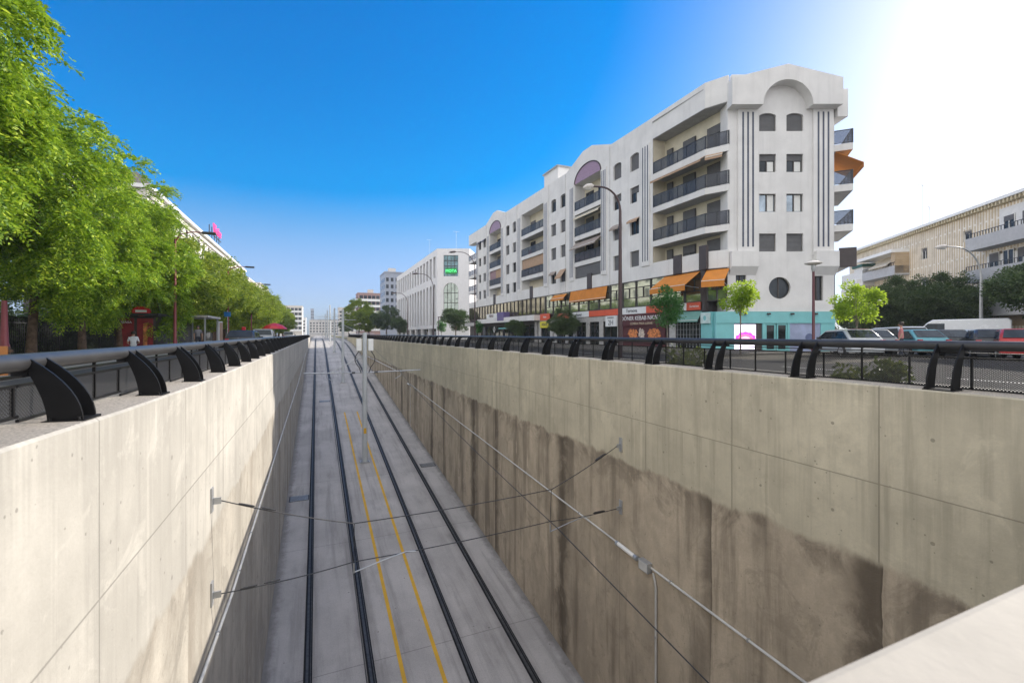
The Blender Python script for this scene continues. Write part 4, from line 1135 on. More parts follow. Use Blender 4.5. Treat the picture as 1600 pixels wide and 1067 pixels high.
for (u0, u1, z0, z1) in eh:
    g_ = MB(FAe); g_.box(u0, u1, -.45, -.38, z0, z1); o = g_.build('window', glass_mat('teal_glass', (.12, .2, .22), .6) if z0 > 10 else M_mezz, arc_b)
    f = MB(FAe)
    for k in range(5): zz = z0 + (z1 - z0) * k / 4; f.box(u0, u1, -.38, -.3, zz - .07, zz + .07)
    for k in range(5): uu = u0 + (u1 - u0) * k / 4; f.box(uu - .06, uu + .06, -.38, -.3, z0, z1)
    f.build('frame', M_frame, o)
    if z0 < 5:
        s = (u1 - u0) / 2; c = (u0 + u1) / 2; h = MB(FAe); m_ = 14
        for k in range(m_):
            a0, a1 = math.pi * k / m_, math.pi * (k + 1) / m_
            h.add([(c + s * math.cos(a0), .002, z1 - s + s * math.sin(a0)), (c + s * math.cos(a1), .002, z1 - s + s * math.sin(a1)), (c + s * math.cos(a1), .002, z1 + .002), (c + s * math.cos(a0), .002, z1 + .002),
                   (c + s * math.cos(a0), -.4, z1 - s + s * math.sin(a0)), (c + s * math.cos(a1), -.4, z1 - s + s * math.sin(a1))], [(0, 1, 2, 3), (0, 4, 5, 1)])
        h.build('arch_head', M_awh, o)
t = thing('neon_sign', 'glowing green neon sign in the upper window of the white office building', 'neon sign', FAe(3.3, 0, 16.3))
b = MB(FAe); b.box(2.0, 4.7, -.28, -.2, 15.9, 17.3); b.build('board', mat('green_board', (.02, .30, .06), .5), t)
text_obj('lettering', 'MOTA', .95, FAe, 3.35, -.18, 16.6, emit('green_neon', (.1, .8, .25), .7), t, .02)
t = thing('office_sign', 'white name sign reading Elevta above a street tree', 'sign', FAe(3.4, .2, 5))
b = MB(FAe); b.box(2.1, 4.75, .25, .4, 5.0, 6.3); b.build('board', M_signw, t)
text_obj('lettering', 'Elevta', .95, FAe, 3.42, .412, 5.66, M_ink, t, .01)

# ------------------------------------------------------------------ generic far blocks
def block(name, label, cx, cy, wx, wy, h, wallm, winm, rows, colx, coly, kind='grid', roofm=None, rz=0.0, extra=None, z0=3.2, frac=.55):
    t = thing(name, label, 'building', (cx, cy, 0), rz)
    m = MB(); m.box(-wx / 2, wx / 2, -wy / 2, wy / 2, 0, h); m.box(-wx / 2 - .25, wx / 2 + .25, -wy / 2 - .25, wy / 2 + .25, h, h + .5)
    m.build('wall', wallm, t, local=True)
    st = (h - z0 - .8) / rows
    for r_ in range(rows):
        z = z0 + r_ * st
        if kind == 'grid':
            for (F, L, nc) in ((Frame(-wx / 2, -wy / 2, 1, 0), wx, colx), (Frame(-wx / 2, wy / 2, 0, -1), wy, coly)):
                for k in range(nc):
                    g_ = MB(F); f = MB(F); u = L * (k + .5) / nc; ww = L / nc * frac
                    g_.box(u - ww / 2, u + ww / 2, -.05, .03, z, z + st * .55); f.box(u - ww / 2 - .1, u + ww / 2 + .1, -.02, .12, z - .15, z)
                    o = g_.build('window', winm, t, local=True); f.build('sill', wallm, o, local=True)
        else:
            for (F, L) in ((Frame(-wx / 2, -wy / 2, 1, 0), wx), (Frame(-wx / 2, wy / 2, 0, -1), wy)):
                g_ = MB(F); g_.box(.4, L - .4, -.05, .04, z + st * .35, z + st * .95); o = g_.build('window_band', winm, t, local=True)
                f = MB(F); f.box(.1, L - .1, .05, 1.0, z - .12, z + st * .36); f.build('balcony_band', roofm or wallm, t, local=True)
                for k in range(int(L / 2.2)):
                    f = MB(F); f.box(.4 + k * 2.2, .8 + k * 2.2, .035, .12, z + st * .36, z + st * .95); f.build('pier', wallm, o, local=True)
    if extra: extra(t)
    return t
M_blue = mat('blue_grey_cladding', (.30, .33, .40), .5, var=.1)
M_pink = mat('pink_brick', (.36, .24, .22), .85, var=.1)
M_pale = mat('pale_stone', (.58, .55, .52), .85, var=.08)
M_beige = mat('sunny_cream', (.70, .66, .60), .85, var=.05, dirt=.1)
M_greyr = mat('grey_roof', (.28, .26, .25), .8, var=.2)
def roofbits(t):
    loc = t.location
    m = MB(); m.box(-1.5, 1.5, -1.5, 1.5, 0, 2.6); o = m.build('roof_hut', M_pale, t, local=True)
    h = max(c.bound_box[6][2] for c in t.children if c.name.startswith('wall')); o.location = (0, 0, h - .2)
def far(px, d): x, y = at(px, d); return x, y
x, y = far(609, 195); block('tower_block', 'blue grey tower block with many small windows', x + 2, y + 8, 8, 16, 27.5, M_blue, M_win, 8, 4, 7, roofm=M_pale, extra=roofbits)
x, y = far(577, 255); block('balcony_block', 'pink brick block striped with long white balconies', x + 1, y + 4, 14.5, 14, 23.5, M_pink, M_win, 6, 5, 5, 'band', roofm=M_white, extra=roofbits)
x, y = far(543, 330); block('hazy_block', 'pale block beyond the trees left of the pink brick block', x + 2, y + 8, 16, 14, 20, M_pale, M_win, 6, 6, 5, extra=roofbits)
x, y = far(505, 470); block('distant_block', 'low pale block closing the far end of the street', x, y, 26, 20, 15, M_pale, M_win, 4, 9, 6)
x, y = far(528, 520); block('distant_block', 'far domed block seen right of the catenary poles', x, y, 16, 20, 17, M_blue, M_win, 4, 6, 6)
x, y = far(488, 600); block('distant_tower', 'thin spired tower at the far end of the street', x, y, 4, 4, 34, M_blue, M_win, 8, 2, 2)
x, y = far(470, 300); block('left_far_block', 'cream block at the end of the left tree row', x - 6, y + 6, 14, 26, 19, M_beige, M_win, 5, 5, 9, 'band', roofm=M_white)
x, y = far(478, 380); block('left_far_block', 'small white block behind the last left trees', x - 7, y + 8, 14, 22, 14.5, M_white, M_win, 4, 5, 8)

# ------------------------------------------------------------------ long cream building behind the left trees
t = thing('long_cream_building', 'long cream building with a grey roof edge behind the left tree row', 'building', (-26, 118, 0))
LX = -20.5; Y0, Y1 = 74, 162
Fl = Frame(LX, Y0, 0, 1)
hl = []
for k in range(20):
    for r_ in range(5): hl.append((2 + k * 4.3, 3.6 + k * 4.3, 4 + r_ * 3.3, 5.9 + r_ * 3.3))
m = MB(); wall_holes(m, Fl, 0, Y1 - Y0, 0, 20.4, hl, .25); m.box(LX - 12, LX - .3, Y0 + .02, Y1, 0, 20.3); m.quad((LX, Y0, 0), (LX - .4, Y0, 0), (LX - .4, Y0, 20.4), (LX, Y0, 20.4))
m.build('wall', M_beige, t)
for h_ in hl:
    m = MB(Fl); m.box(h_[0], h_[1], -.28, -.22, h_[2], h_[3]); m.build('window', M_win, t)
m = MB(); m.box(LX - 12.2, LX + .55, Y0 - .4, Y1 + .4, 20.4, 20.9); m.build('cornice', M_white, t)
m = MB(); m.box(LX - .02, LX + .18, Y0 - .1, Y1 + .1, 19.3, 19.5); m.build('moulding', M_greyr, t)
m = MB(); m.prism([(LX + .5, 20.9), (LX - .9, 22.3), (LX - 12, 22.3), (LX - 12, 20.9)], Y0 - .3, Y1 + .3, axis=1); m.build('roof', M_greyr, t)
t = thing('roof_sign', 'pink rooftop letters on the long cream building', 'sign', (LX, 118, 22.3))
text_obj('lettering', 'Vértice', 2.7, Fl, 118 - Y0 + 2, .0, 24.2, emit('pink_letters', (.8, .05, .22), .38), t, .15)
for k in range(5):
    m = MB(); m.box(LX - .6, LX - .45, 114.5 + k * 2.6, 114.65 + k * 2.6, 22.2, 24.6); m.build('strut', M_cable, t)
m = MB(); m.box(LX - .45, LX - .3, 113.5, 126.5, 22.9, 23.05); m.build('bracket', M_cable, t)
for (ya, yb, h, lab, mm) in ((166, 196, 18.8, 'cream terrace block just past the long cream building', M_beige), (198, 232, 20.5, 'pale terrace block second past the long cream building', M_pale), (234, 262, 17, 'white terrace block last before the far cream block', M_white)):
    block('terrace_block', lab, -26, (ya + yb) / 2, 12, yb - ya, h, mm, M_win, 5, 3, 8, extra=roofbits)
# low shops behind the left trees (deep shade under the crowns)
t = thing('park_hedge', 'dark hedge behind the park fence under the left trees', 'hedge', (-15.5, 30, 0))

# ------------------------------------------------------------------ brick building on the right
dirb = Vector((math.sin(YAW + R(13.8)), math.cos(YAW + R(13.8))))
p0 = Vector(at(1600, 39.5))
FB = Frame(*(p0 + dirb * 31.5), -dirb.x, -dirb.y)     # u=0 at the far end, growing towards the right edge of the picture
t = bb = thing('brick_apartment_building', 'striped brick apartment building with grey balconies on the right', 'apartment building', (*(p0 + dirb * 8), 0))
M_brick = brick_mat('striped_brick', (.60, .49, .34), (.54, .43, .28), (.78, .74, .66), 1.0, 6.0, .36, .5, .09)
M_brick2 = brick_mat('yellow_brick', (.50, .38, .24), (.44, .32, .19), (.5, .46, .4), 1.0, .5, .16)
M_bgrey = mat('grey_balcony_render', (.44, .45, .47), .85, var=.06, dirt=.15)
M_scr = mat('white_screen_block', (.70, .70, .69), .8, var=.05)
LB = 56; HB = 13.4
hb = [(14.2, 15.4, 10.4, 11.6), (24.4, 25.7, 7.0, 8.3), (14.2, 15.4, 6.8, 8.2), (19.0, 20.2, 10.2, 11.2)]
hb = [(17.4, 18.5, 9.9, 11.2), (17.3, 18.6, 6.4, 7.8), (24.2, 25.4, 10.6, 11.7)]
m = MB(); wall_holes(m, FB, 0, LB, 0, HB, hb, .2); m.T = FB; m.box(.02, LB - .02, -11, -.3, 0, HB - .05); m.quad((0, 0, 0), (0, -.4, 0), (0, -.4, HB), (0, 0, HB)); m.build('wall', M_brick, t)
for h_ in hb: window(FB, h_[0], h_[2], h_[1] - h_[0], h_[3] - h_[2], .2, t, shut=.3, mframe=M_framew)
m = MB(FB); m.box(-.4, LB + .4, -11.3, .7, HB, HB + .28); m.build('roof_slab', M_white, t)
m = MB(FB)
for k in range(130): m.box(k * .43, k * .43 + .16, .02, .6, HB - .35, HB - .02)
m.build('eave_slats', mat('straw_slats', (.55, .48, .33), .8), t, kind='stuff')
def bbal(u0, u1, z, out=1.3, solid=.95, rail=True, lab=None):
    m = MB(FB); m.box(u0, u1, .003, out, z - .2, z); m.box(u0, u1, out - .12, out, z, z + solid); m.box(u0, u0 + .12, .003, out - .12, z, z + solid); m.box(u1 - .12, u1, .003, out - .12, z, z + solid)
    o = m.build('balcony', M_bgrey, t)
    if rail:
        r = MB(FB); r.box(u0, u1, out - .09, out - .03, z + solid + .38, z + solid + .43)
        for k in range(int((u1 - u0) / .35)): r.box(u0 + k * .35, u0 + k * .35 + .05, out - .08, out - .04, z + solid, z + solid + .38)
        r.build('railing', M_rail, o)
    return o
for z in (8.7, 5.4): bbal(7.5, 15.2, z, 1.6)
for z in (9.4, 6.3, 3.1):
    bbal(27.0, 40, z, 1.5, 1.0); bbal(40.3, 55, z, 1.5, 1.0)
m = MB(FB); m.box(27.5, LB, .01, .12, 5.6, 8.6); m.box(29.0, LB, .01, .12, 9.3, 12.7); m.build('white_infill', M_scr, t)
for z, us in ((7.3, (27.9, 29.5, 31.1, 32.8, 35, 37)), (10.4, (29.6, 31.6, 34, 37)), (3.9, (26.2, 28.5, 31))):
    for u in us: window(FB, u, z - .2, 1.2, 1.75, -.14, t, shut=random.choice([0, .3, .5]), mframe=M_framew)
m = MB(FB); m.box(25.6, LB, .01, .1, 2.0, 5.3); m.build('brick_panel', M_brick2, t)
m = MB(FB); m.box(6.8, 15.2, .01, 1.9, 11.25, 11.65); m.build('canopy', M_white, t)
slope_awning(FB, 9.8, 14.2, .05, 11.2, 1.9, 9.9, mat('sand_canvas', (.52, .46, .36), .85, var=.05), t, .15, arms=False)
m = MB(FB); m.box(14.3, 15.2, .01, 1.5, 8.7, 11.25); m.build('brick_return', M_brick2, t)
m = MB(FB); m.box(-.3, 5.0, .02, .9, 6.0, 10.2); m.box(-.3, 5.0, .9, 1.0, 7.2, 8.0); m.build('white_infill', M_scr, t)
m = MB(FB); m.box(4.8, 7.3, .02, 1.4, 8.0, 10.6); m.build('enclosed_balcony', M_scr, t)
m = MB(FB); m.box(4.6, 7.5, -.0, 1.6, 10.6, 11.0); m.build('green_roof', mat('dark_green_roof', (.03, .10, .08), .6), t)
a = thing('air_conditioner', 'white air conditioner unit on the far end of the striped brick building', 'air conditioner', FB(5.9, 1.5, 8.2))
m = MB(FB); m.box(5.3, 6.5, 1.402, 1.85, 8.1, 9.0); m.build('case', M_white, a, bevel=.02); m = MB(FB); m.prism([(5.9 + .3 * math.cos(k * .3142), 8.55 + .3 * math.sin(k * .3142)) for k in range(20)], 1.85, 1.87, axis=1); m.build('fan_grille', M_bgrey, a)
def antenna(x, y, z0, z1, lab):
    t = thing('roof_antenna', lab, 'antenna', (x, y, z0)); m = MB(); m.tube([(x, y, z0), (x, y, z1)], .03, 5); m.build('mast', M_galv, t)
    m = MB(); m.tube([(x - .8, y, z1 - .1), (x + .8, y, z1 - .1)], .025, 4)
    for k in range(5): m.tube([(x - .7 + k * .35, y - .35, z1 - .1), (x - .7 + k * .35, y + .35, z1 - .1)], .015, 4)
    m.build('aerial', M_galv, t)
x, y = at(1452, 58); antenna(x, y, 13, hz(322, 58), 'shorter roof antenna on the striped brick building')
x, y = at(1441, 62); antenna(x, y, 13, hz(288, 62), 'taller roof antenna on the striped brick building')
x, y = at(666, 150); antenna(x + 1, y, 21, hz(374, 150), 'roof antenna on the left part of the white office building')
x, y = at(707, 120); antenna(x + 1, y, 21, hz(361, 120), 'roof antenna on the right part of the white office building')
x, y = at(1053, 41); antenna(x + 2, y, 19.5, hz(158, 42.5), 'small roof antenna near the gabled end of the apartment building')

# ------------------------------------------------------------------ trees
def leaf_quads(base, d, side, L, W):
    """N leaves as diamond quads; base, d (unit), side (unit) arrays"""
    L = L[:, None]; W = W[:, None]
    p0 = base; p1 = base + d * L * .5 + side * W; p2 = base + d * L; p3 = base + d * L * .5 - side * W
    return np.stack([p0, p1, p2, p3], 1)
def mesh_from_quads(name, Q, m):
    n = len(Q); me = bpy.data.meshes.new(name)
    me.vertices.add(n * 4); me.vertices.foreach_set('co', Q.reshape(-1).astype(np.float32))
    me.loops.add(n * 4); me.loops.foreach_set('vertex_index', np.arange(n * 4, dtype=np.int32))
    me.polygons.add(n); me.polygons.foreach_set('loop_start', np.arange(0, n * 4, 4, dtype=np.int32))
    try: me.polygons.foreach_set('loop_total', np.full(n, 4, dtype=np.int32))
    except Exception: pass
    me.update(calc_edges=True); me.materials.append(m); return me
def unit(a): return a / np.maximum(np.linalg.norm(a, axis=1, keepdims=True), 1e-6)
def crown_clumps(rng, n, rx, ry, rzl, rzu, lump=.22, shell=.55, boughs=15):
    """leaf clumps sit on a number of rounded boughs, so the crown has lobes with dark gaps between them"""
    S = lambda v: np.stack([v[:, 0] * rx, v[:, 1] * ry, v[:, 2] * np.where(v[:, 2] > 0, rzu, rzl)], 1)
    B = unit(rng.normal(size=(boughs * 6, 3))); keep = [0]
    for i in range(1, len(B)):
        if len(keep) < boughs and min(np.linalg.norm(B[i] - B[k]) for k in keep) > 1.9 / math.sqrt(boughs): keep.append(i)
    B = B[keep]; nb = len(B); cen = B * (.60 + .14 * rng.random((nb, 1))); br = .34 * (1 + lump * rng.normal(size=nb)).clip(.65, 1.5)
    n_in = n // 5; idx = rng.integers(0, nb, n - n_in)
    v = unit(rng.normal(size=(n - n_in, 3)) + .7 * B[idx] + np.array([0, 0, .25]))
    P = cen[idx] + v * (br[idx] * (.72 + .28 * rng.random(n - n_in)))[:, None]
    Q = unit(rng.normal(size=(n_in, 3))) * (.55 * rng.random(n_in) ** .5)[:, None]
    return S(np.concatenate([P, Q]))
def broad_crown(seed, n_cl, per, rx, ry, rzl, rzu, crad, leaf, m, lump=.25, flat=.75, shell=.5):
    rng = np.random.default_rng(seed)
    C = crown_clumps(rng, n_cl, rx, ry, rzl, rzu, lump, shell)
    cr = crad * (.6 + .8 * rng.random(n_cl))
    idx = np.repeat(np.arange(n_cl), per); n = len(idx)
    v = unit(rng.normal(size=(n, 3))); rr = rng.random(n) ** .45
    P = C[idx] + v * (cr[idx] * rr)[:, None] * np.array([1, 1, flat])
    out = unit(v + .6 * unit(C[idx]) + rng.normal(size=(n, 3)) * .5 + np.array([0, 0, -.25]))
    s = unit(np.cross(out, rng.normal(size=(n, 3))))
    L = leaf * (.7 + .6 * rng.random(n))
    return leaf_quads(P, out, s, L, L * .26)
def pinnate_crown(seed, n_cl, fr, rx, ry, rzl, rzu, crad, FL, pairs, lf, lump=.25):
    rng = np.random.default_rng(seed)
    C = crown_clumps(rng, n_cl, rx, ry, rzl, rzu, lump, .62)
    cr = crad * (.6 + .8 * rng.random(n_cl))
    idx = np.repeat(np.arange(n_cl), fr); n = len(idx)
    v = unit(rng.normal(size=(n, 3)) + .35 * unit(C[idx])); P = C[idx] + v * (cr[idx] * rng.random(n) ** .5)[:, None] * np.array([1, 1, .62])
    h = unit(v * np.array([1, 1, .7]) + .35 * unit(C[idx]) + rng.normal(size=(n, 3)) * .5)
    h[:, 2] *= .7; h = unit(h)
    upv = unit(np.cross(np.cross(h, np.array([0, 0, 1.])), h) + rng.normal(size=(n, 3)) * .35)
    sd = unit(np.cross(h, upv)); L = FL * (.7 + .6 * rng.random(n)); out = []
    for k in range(pairs):
        f = (k + .7) / pairs; droop = -.55 * f * f
        b = P + h * (L * f)[:, None] + np.array([0, 0, 1.]) * (L * droop)[:, None]
        for s_ in (-1, 1):
            d = unit(sd * s_ + h * .55 + np.array([0, 0, -.35]) + rng.normal(size=(n, 3)) * .12)
            sw = unit(np.cross(d, upv + rng.normal(size=(n, 3)) * .3))
            ll = lf * (1 - .35 * abs(f - .45)) * (.85 + .3 * rng.random(n))
            out.append(leaf_quads(b, d, sw, ll, ll * .2))
    return np.concatenate(out)
LM_a = leaf_mat('locust_leaf', (.045, .115, .016), (.21, .35, .024), (.50, .60, .05), .33, (.45, .68, .04))
LM_b = leaf_mat('street_tree_leaf', (.05, .10, .018), (.17, .25, .026), (.44, .48, .06), .34, (.45, .58, .05))
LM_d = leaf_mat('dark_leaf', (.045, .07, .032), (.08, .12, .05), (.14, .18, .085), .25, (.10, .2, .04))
LM_y = leaf_mat('young_leaf', (.10, .19, .02), (.17, .28, .025), (.26, .36, .04), .55, (.55, .72, .06))
LM_g = leaf_mat('fresh_leaf', (.03, .10, .025), (.05, .15, .035), (.09, .2, .05), .35, (.15, .4, .08))
M_bark = mat('bark', (.13, .085, .06), .95, var=.35, scale=7, bmp=.6)
M_barkg = mat('grey_bark', (.2, .17, .14), .95, var=.3, scale=7, bmp=.5)
def trunk_mb(rng, h, r, zc_, spread, nl=7, lean=.0, top=None):
    m = MB(); ax = rng.uniform(-1, 1) * lean; ay = rng.uniform(-1, 1) * lean
    P = [(0, 0, -.05), (ax * .15, ay * .15, h * .3), (ax * .5, ay * .5, h * .7), (ax, ay, h)]
    m.tube(P, [r * 1.35, r, r * .9, r * .8], 10)
    for k in range(nl):
        a = 2 * math.pi * k / nl + rng.uniform(-.4, .4); e = spread * rng.uniform(.5, .9); zt = zc_ + rng.uniform(-.5, 1.4)
        b = (ax, ay, h - rng.uniform(0, .25) * h)
        m.tube([b, (ax + e * .45 * math.cos(a), ay + e * .45 * math.sin(a), b[2] + (zt - b[2]) * .55), (ax + e * math.cos(a), ay + e * math.sin(a), zt)], [r * .5, r * .32, r * .1], 7)
    return m
PROTO = {}
def make_tree_meshes(key, Q, lm, tm, bark):
    PROTO[key] = (mesh_from_quads('crown_' + key, Q, lm), tm)
def place_tree(key, name, label, x, y, z=0, s=1.0, rz=None, group=None, sz=None, cat='tree'):
    t = thing(name, label, cat, (x, y, z), 0, group)
    crown, trunk, zc_, bark = PROTO[key]
    o = bpy.data.objects.new('crown', crown); COL.objects.link(o); o.parent = t; o.location = (0, 0, zc_)
    k = bpy.data.objects.new('trunk', trunk); COL.objects.link(k); k.parent = t
    t.rotation_euler = (0, 0, random.uniform(0, 6.28) if rz is None else rz); t.scale = (s, s, sz or s)
    return t
def reg(key, Q, lm, tmb, zc_, bark):
    cm = mesh_from_quads('crown', Q, lm)
    o = tmb.build('trunk_src', bark, None, smooth=True); me = o.data; me.name = 'trunk'; bpy.data.objects.remove(o, do_unlink=True)
    PROTO[key] = (cm, me, zc_, bark)
rg = random.Random(11)
reg('locustA', pinnate_crown(1, 230, 56, 4.9, 4.9, 5.9, 5.6, .72, .5, 6, .2, .26), LM_a, trunk_mb(rg, 4.5, .22, 8.5, 3.6, 8, .5), 7.6, M_bark)
reg('locustB', pinnate_crown(2, 210, 54, 4.5, 4.7, 5.3, 4.7, .72, .5, 6, .2, .26), LM_a, trunk_mb(rg, 4.0, .2, 7.2, 3.3, 8, .7), 6.4, M_bark)
reg('streetA', broad_crown(3, 210, 150, 3.9, 3.9, 3.8, 4.0, .62, .21, LM_b), LM_b, trunk_mb(rg, 3.2, .19, 5.6, 2.8, 7, .6), 5.6, M_bark)
reg('streetB', broad_crown(4, 200, 150, 3.7, 3.8, 3.4, 3.8, .62, .22, LM_b), LM_b, trunk_mb(rg, 3.0, .18, 5.2, 2.6, 7, .8), 5.2, M_bark)
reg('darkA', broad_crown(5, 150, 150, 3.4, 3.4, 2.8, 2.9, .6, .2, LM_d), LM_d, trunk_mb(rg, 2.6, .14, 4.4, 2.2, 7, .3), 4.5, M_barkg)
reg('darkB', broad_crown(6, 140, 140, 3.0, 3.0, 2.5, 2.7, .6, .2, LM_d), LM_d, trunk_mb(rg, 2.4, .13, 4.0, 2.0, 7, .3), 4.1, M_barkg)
reg('youngA', broad_crown(7, 34, 90, 1.05, 1.05, .8, 1.0, .42, .17, LM_y, .3, .8, .35), LM_y, trunk_mb(rg, 3.0, .05, 3.8, .7, 6, .1), 3.8, M_barkg)
reg('youngB', broad_crown(8, 46, 80, 1.3, 1.3, 1.35, 1.35, .42, .17, LM_y, .35, .8, .3), LM_y, trunk_mb(rg, 2.2, .05, 3.4, .8, 7, .1), 3.3, M_barkg)
reg('freshA', broad_crown(9, 40, 110, .95, .95, 1.5, 1.4, .5, .16, LM_g, .3, .85, .3), LM_g, trunk_mb(rg, 2.0, .06, 3.4, .6, 6, .1), 3.3, M_barkg)
# left row
row = [(-10.4, 14.0, 'locustA', 1.0, .82), (-10.8, 19.4, 'locustA', .98, .80), (-10.8, 25.0, 'locustB', .93, .78), (-10.7, 29.2, 'locustA', .80, .72), (-10.7, 34.0, 'locustB', .85, .76)]
lab = ['tall feathery tree at the left edge of the photo', 'tall feathery tree just past the thick dark red post', 'feathery tree with a dark straight trunk before the park fence', 'feathery tree with a leaning reddish trunk', 'last feathery tree of the left row, beside the red kiosk']
for (x, y, k, s, sx), l in zip(row, lab):
    tt = place_tree(k, 'locust_tree', l, x, y, 0, s, group='feathery trees along the left pavement'); tt.scale = (sx, sx, s)
y = 39.5; i = 0
ORD = ['first', 'second', 'third', 'fourth', 'fifth', 'sixth', 'seventh', 'eighth', 'ninth', 'tenth', 'eleventh', 'twelfth', 'thirteenth', 'fourteenth', 'fifteenth', 'sixteenth', 'seventeenth', 'eighteenth', 'nineteenth', 'twentieth', 'twenty-first', 'twenty-second']
while y < 170 and i < 22:
    place_tree('streetA' if i % 2 else 'streetB', 'street_tree', f'{ORD[i]} small-leaved round tree of the left row counting from the feathery trees', -10.2 + rg.uniform(-.4, .4), y, 0, .95, group='small-leaved round trees along the left pavement', sz=.96 if i == 0 else rg.uniform(.84, .97))
    y += rg.uniform(5.6, 7.0); i += 1
# right row near the office building
for (px, d, s, k, l) in ((560, 150, 1.25, 'streetA', 'sunlit round tree left of centre beyond the right railing'), (577, 160, 1.2, 'streetB', 'sunlit round tree in front of the pink striped block'),
                         (604, 128, 1.2, 'darkA', 'dark green tree at the left corner of the white office building'), (624, 118, .78, 'darkB', 'low dark tree in front of the white office building arcade'), (545, 170, 1.0, 'darkA', 'dark tree beside the catenary poles far right of the tracks'),
                         (712, 93, .95, 'darkB', 'dark round tree below the white Elevta sign'), (880, 50, .52, 'darkA', 'small dark tree in front of the yellow shop sign'), (806, 62, .46, 'darkB', 'small dark tree in front of the white canopy'), (748, 78, .7, 'freshA', 'thin tree beside the curved lamp at the far apartment end'), (690, 100, .9, 'freshA', 'thin tree left of the white Elevta sign')):
    x, y = at(px, d); place_tree(k, 'street_tree', l, x, y, .12, s)
x, y = at(1043, 31.5); place_tree('freshA', 'street_tree', 'young fresh green tree in front of the kebab shop', x, y, .12, .92)
x, y = at(1157, 25.5); place_tree('youngA', 'young_tree', 'young bright green tree in front of the shop screen', x, y, .12, .84, rz=1.0, cat='tree')
x, y = at(1338, 24.5); place_tree('youngB', 'young_tree', 'young yellow green tree right of the gabled building end', x, y, .02, .84, rz=2.0, cat='tree')
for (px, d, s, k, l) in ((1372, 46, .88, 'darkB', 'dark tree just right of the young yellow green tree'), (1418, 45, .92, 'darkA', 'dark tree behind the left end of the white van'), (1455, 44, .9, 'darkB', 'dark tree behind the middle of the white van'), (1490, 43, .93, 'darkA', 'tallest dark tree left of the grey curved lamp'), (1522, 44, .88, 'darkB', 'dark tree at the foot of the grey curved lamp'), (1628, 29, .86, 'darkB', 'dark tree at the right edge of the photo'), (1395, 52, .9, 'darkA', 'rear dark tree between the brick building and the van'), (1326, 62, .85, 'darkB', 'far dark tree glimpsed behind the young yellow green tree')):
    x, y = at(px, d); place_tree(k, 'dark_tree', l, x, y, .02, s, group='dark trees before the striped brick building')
# ------------------------------------------------------------------ left pavement: hedge, fence, kiosk, signs
def hedge_mesh(seed, x0, x1, y0, y1, h, n, leaf, m):
    rng = np.random.default_rng(seed)
    P = np.stack([rng.uniform(x0, x1, n), rng.uniform(y0, y1, n), h * rng.random(n) ** .6 * (1 + .12 * rng.normal(size=n))], 1)
    P[:, 2] *= .8 + .25 * np.sin(P[:, 1] * 1.3) * np.sin(P[:, 1] * .37 + 1)
    d = unit(rng.normal(size=(n, 3)) + np.array([.5, 0, .4])); s = unit(np.cross(d, rng.normal(size=(n, 3))))
    L = leaf * (.7 + .6 * rng.random(n)); return leaf_quads(P, d, s, L, L * .3)
hd = [o for o in SC.objects if o.name == 'park_hedge'][0]
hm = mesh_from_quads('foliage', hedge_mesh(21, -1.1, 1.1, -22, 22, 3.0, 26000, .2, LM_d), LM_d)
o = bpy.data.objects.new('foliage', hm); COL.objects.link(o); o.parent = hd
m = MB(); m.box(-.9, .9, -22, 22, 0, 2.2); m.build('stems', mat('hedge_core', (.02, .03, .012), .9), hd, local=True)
t = fence = thing('park_fence', 'dark iron fence along the park under the feathery trees', 'fence', (-12.6, 28, 0))
m = MB(); m.box(-12.62, -12.58, 12, 44, 1.75, 1.8); m.box(-12.62, -12.58, 12, 44, .2, .25)
for k in range(int(32 / .16)): m.box(-12.612, -12.588, 12 + k * .16, 12 + k * .16 + .024, .1, 1.98)
m.build('bars', M_cable, t, kind='stuff')
for k in range(14):
    m = MB(); m.box(-12.65, -12.55, 12 + k * 2.46, 12.1 + k * 2.46, 0, 2.1); m.build('post', M_cable, t)
t = thing('orange_barrier', 'low orange slatted barrier beside the thick dark red post', 'barrier', (-9, 17.5, 0))
m = MB()
for k in range(9): m.box(-10.2 + k * .28, -10.02 + k * .28, 16.9, 16.94, .1, .92)
m.build('slats', mat('orange_wood', (.5, .2, .06), .7), t); m = MB(); m.box(-10.3, -7.7, 16.95, 17.0, .4, .5); m.box(-10.3, -7.7, 16.95, 17.0, .75, .82); m.box(-10.2, -10.1, 17, 17.1, 0, .9); m.box(-7.9, -7.8, 17, 17.1, 0, .9); m.build('frame', M_bark, t)
M_rpost = mat('dark_red_post_paint', (.22, .035, .045), .4, var=.1)
def red_post(x, y, lab, r=.085, arm=True):
    t = thing('street_lamp', lab, 'street lamp', (x, y, 0), group='dark red lamp posts on the left pavement') if arm else thing('traffic_post', lab, 'post', (x, y, 0))
    m = MB(); m.tube([(x, y, 0), (x, y, .9), (x, y, .95), (x, y, 7.1 if arm else 2.3)], [r * 1.3, r * 1.25, r, r * .65], 14); m.build('post', M_rpost, t, smooth=True)
    if not arm: return
    m = MB(); m.tube([(x, y, 6.9), (x + .25, y, 7.4), (x + .9, y, 7.6), (x + 1.6, y, 7.6)], .035, 8); m.build('arm', M_rpost, t, smooth=True)
    m = MB(); m.box(x + 1.4, x + 2.15, y - .15, y + .15, 7.52, 7.66); m.build('lamp_head', M_cable, t, bevel=.03)
red_post(-9.0, 19.4, 'thick dark red post nearest the left edge of the photo', .1, False)
red_post(-8.0, 33.9, 'dark red lamp post in front of the red kiosk', .085)
red_post(-7.6, 49.5, 'dark red lamp post beside the parked dark car', .085)
red_post(-7.6, 66, 'farthest dark red lamp post among the round trees', .085)
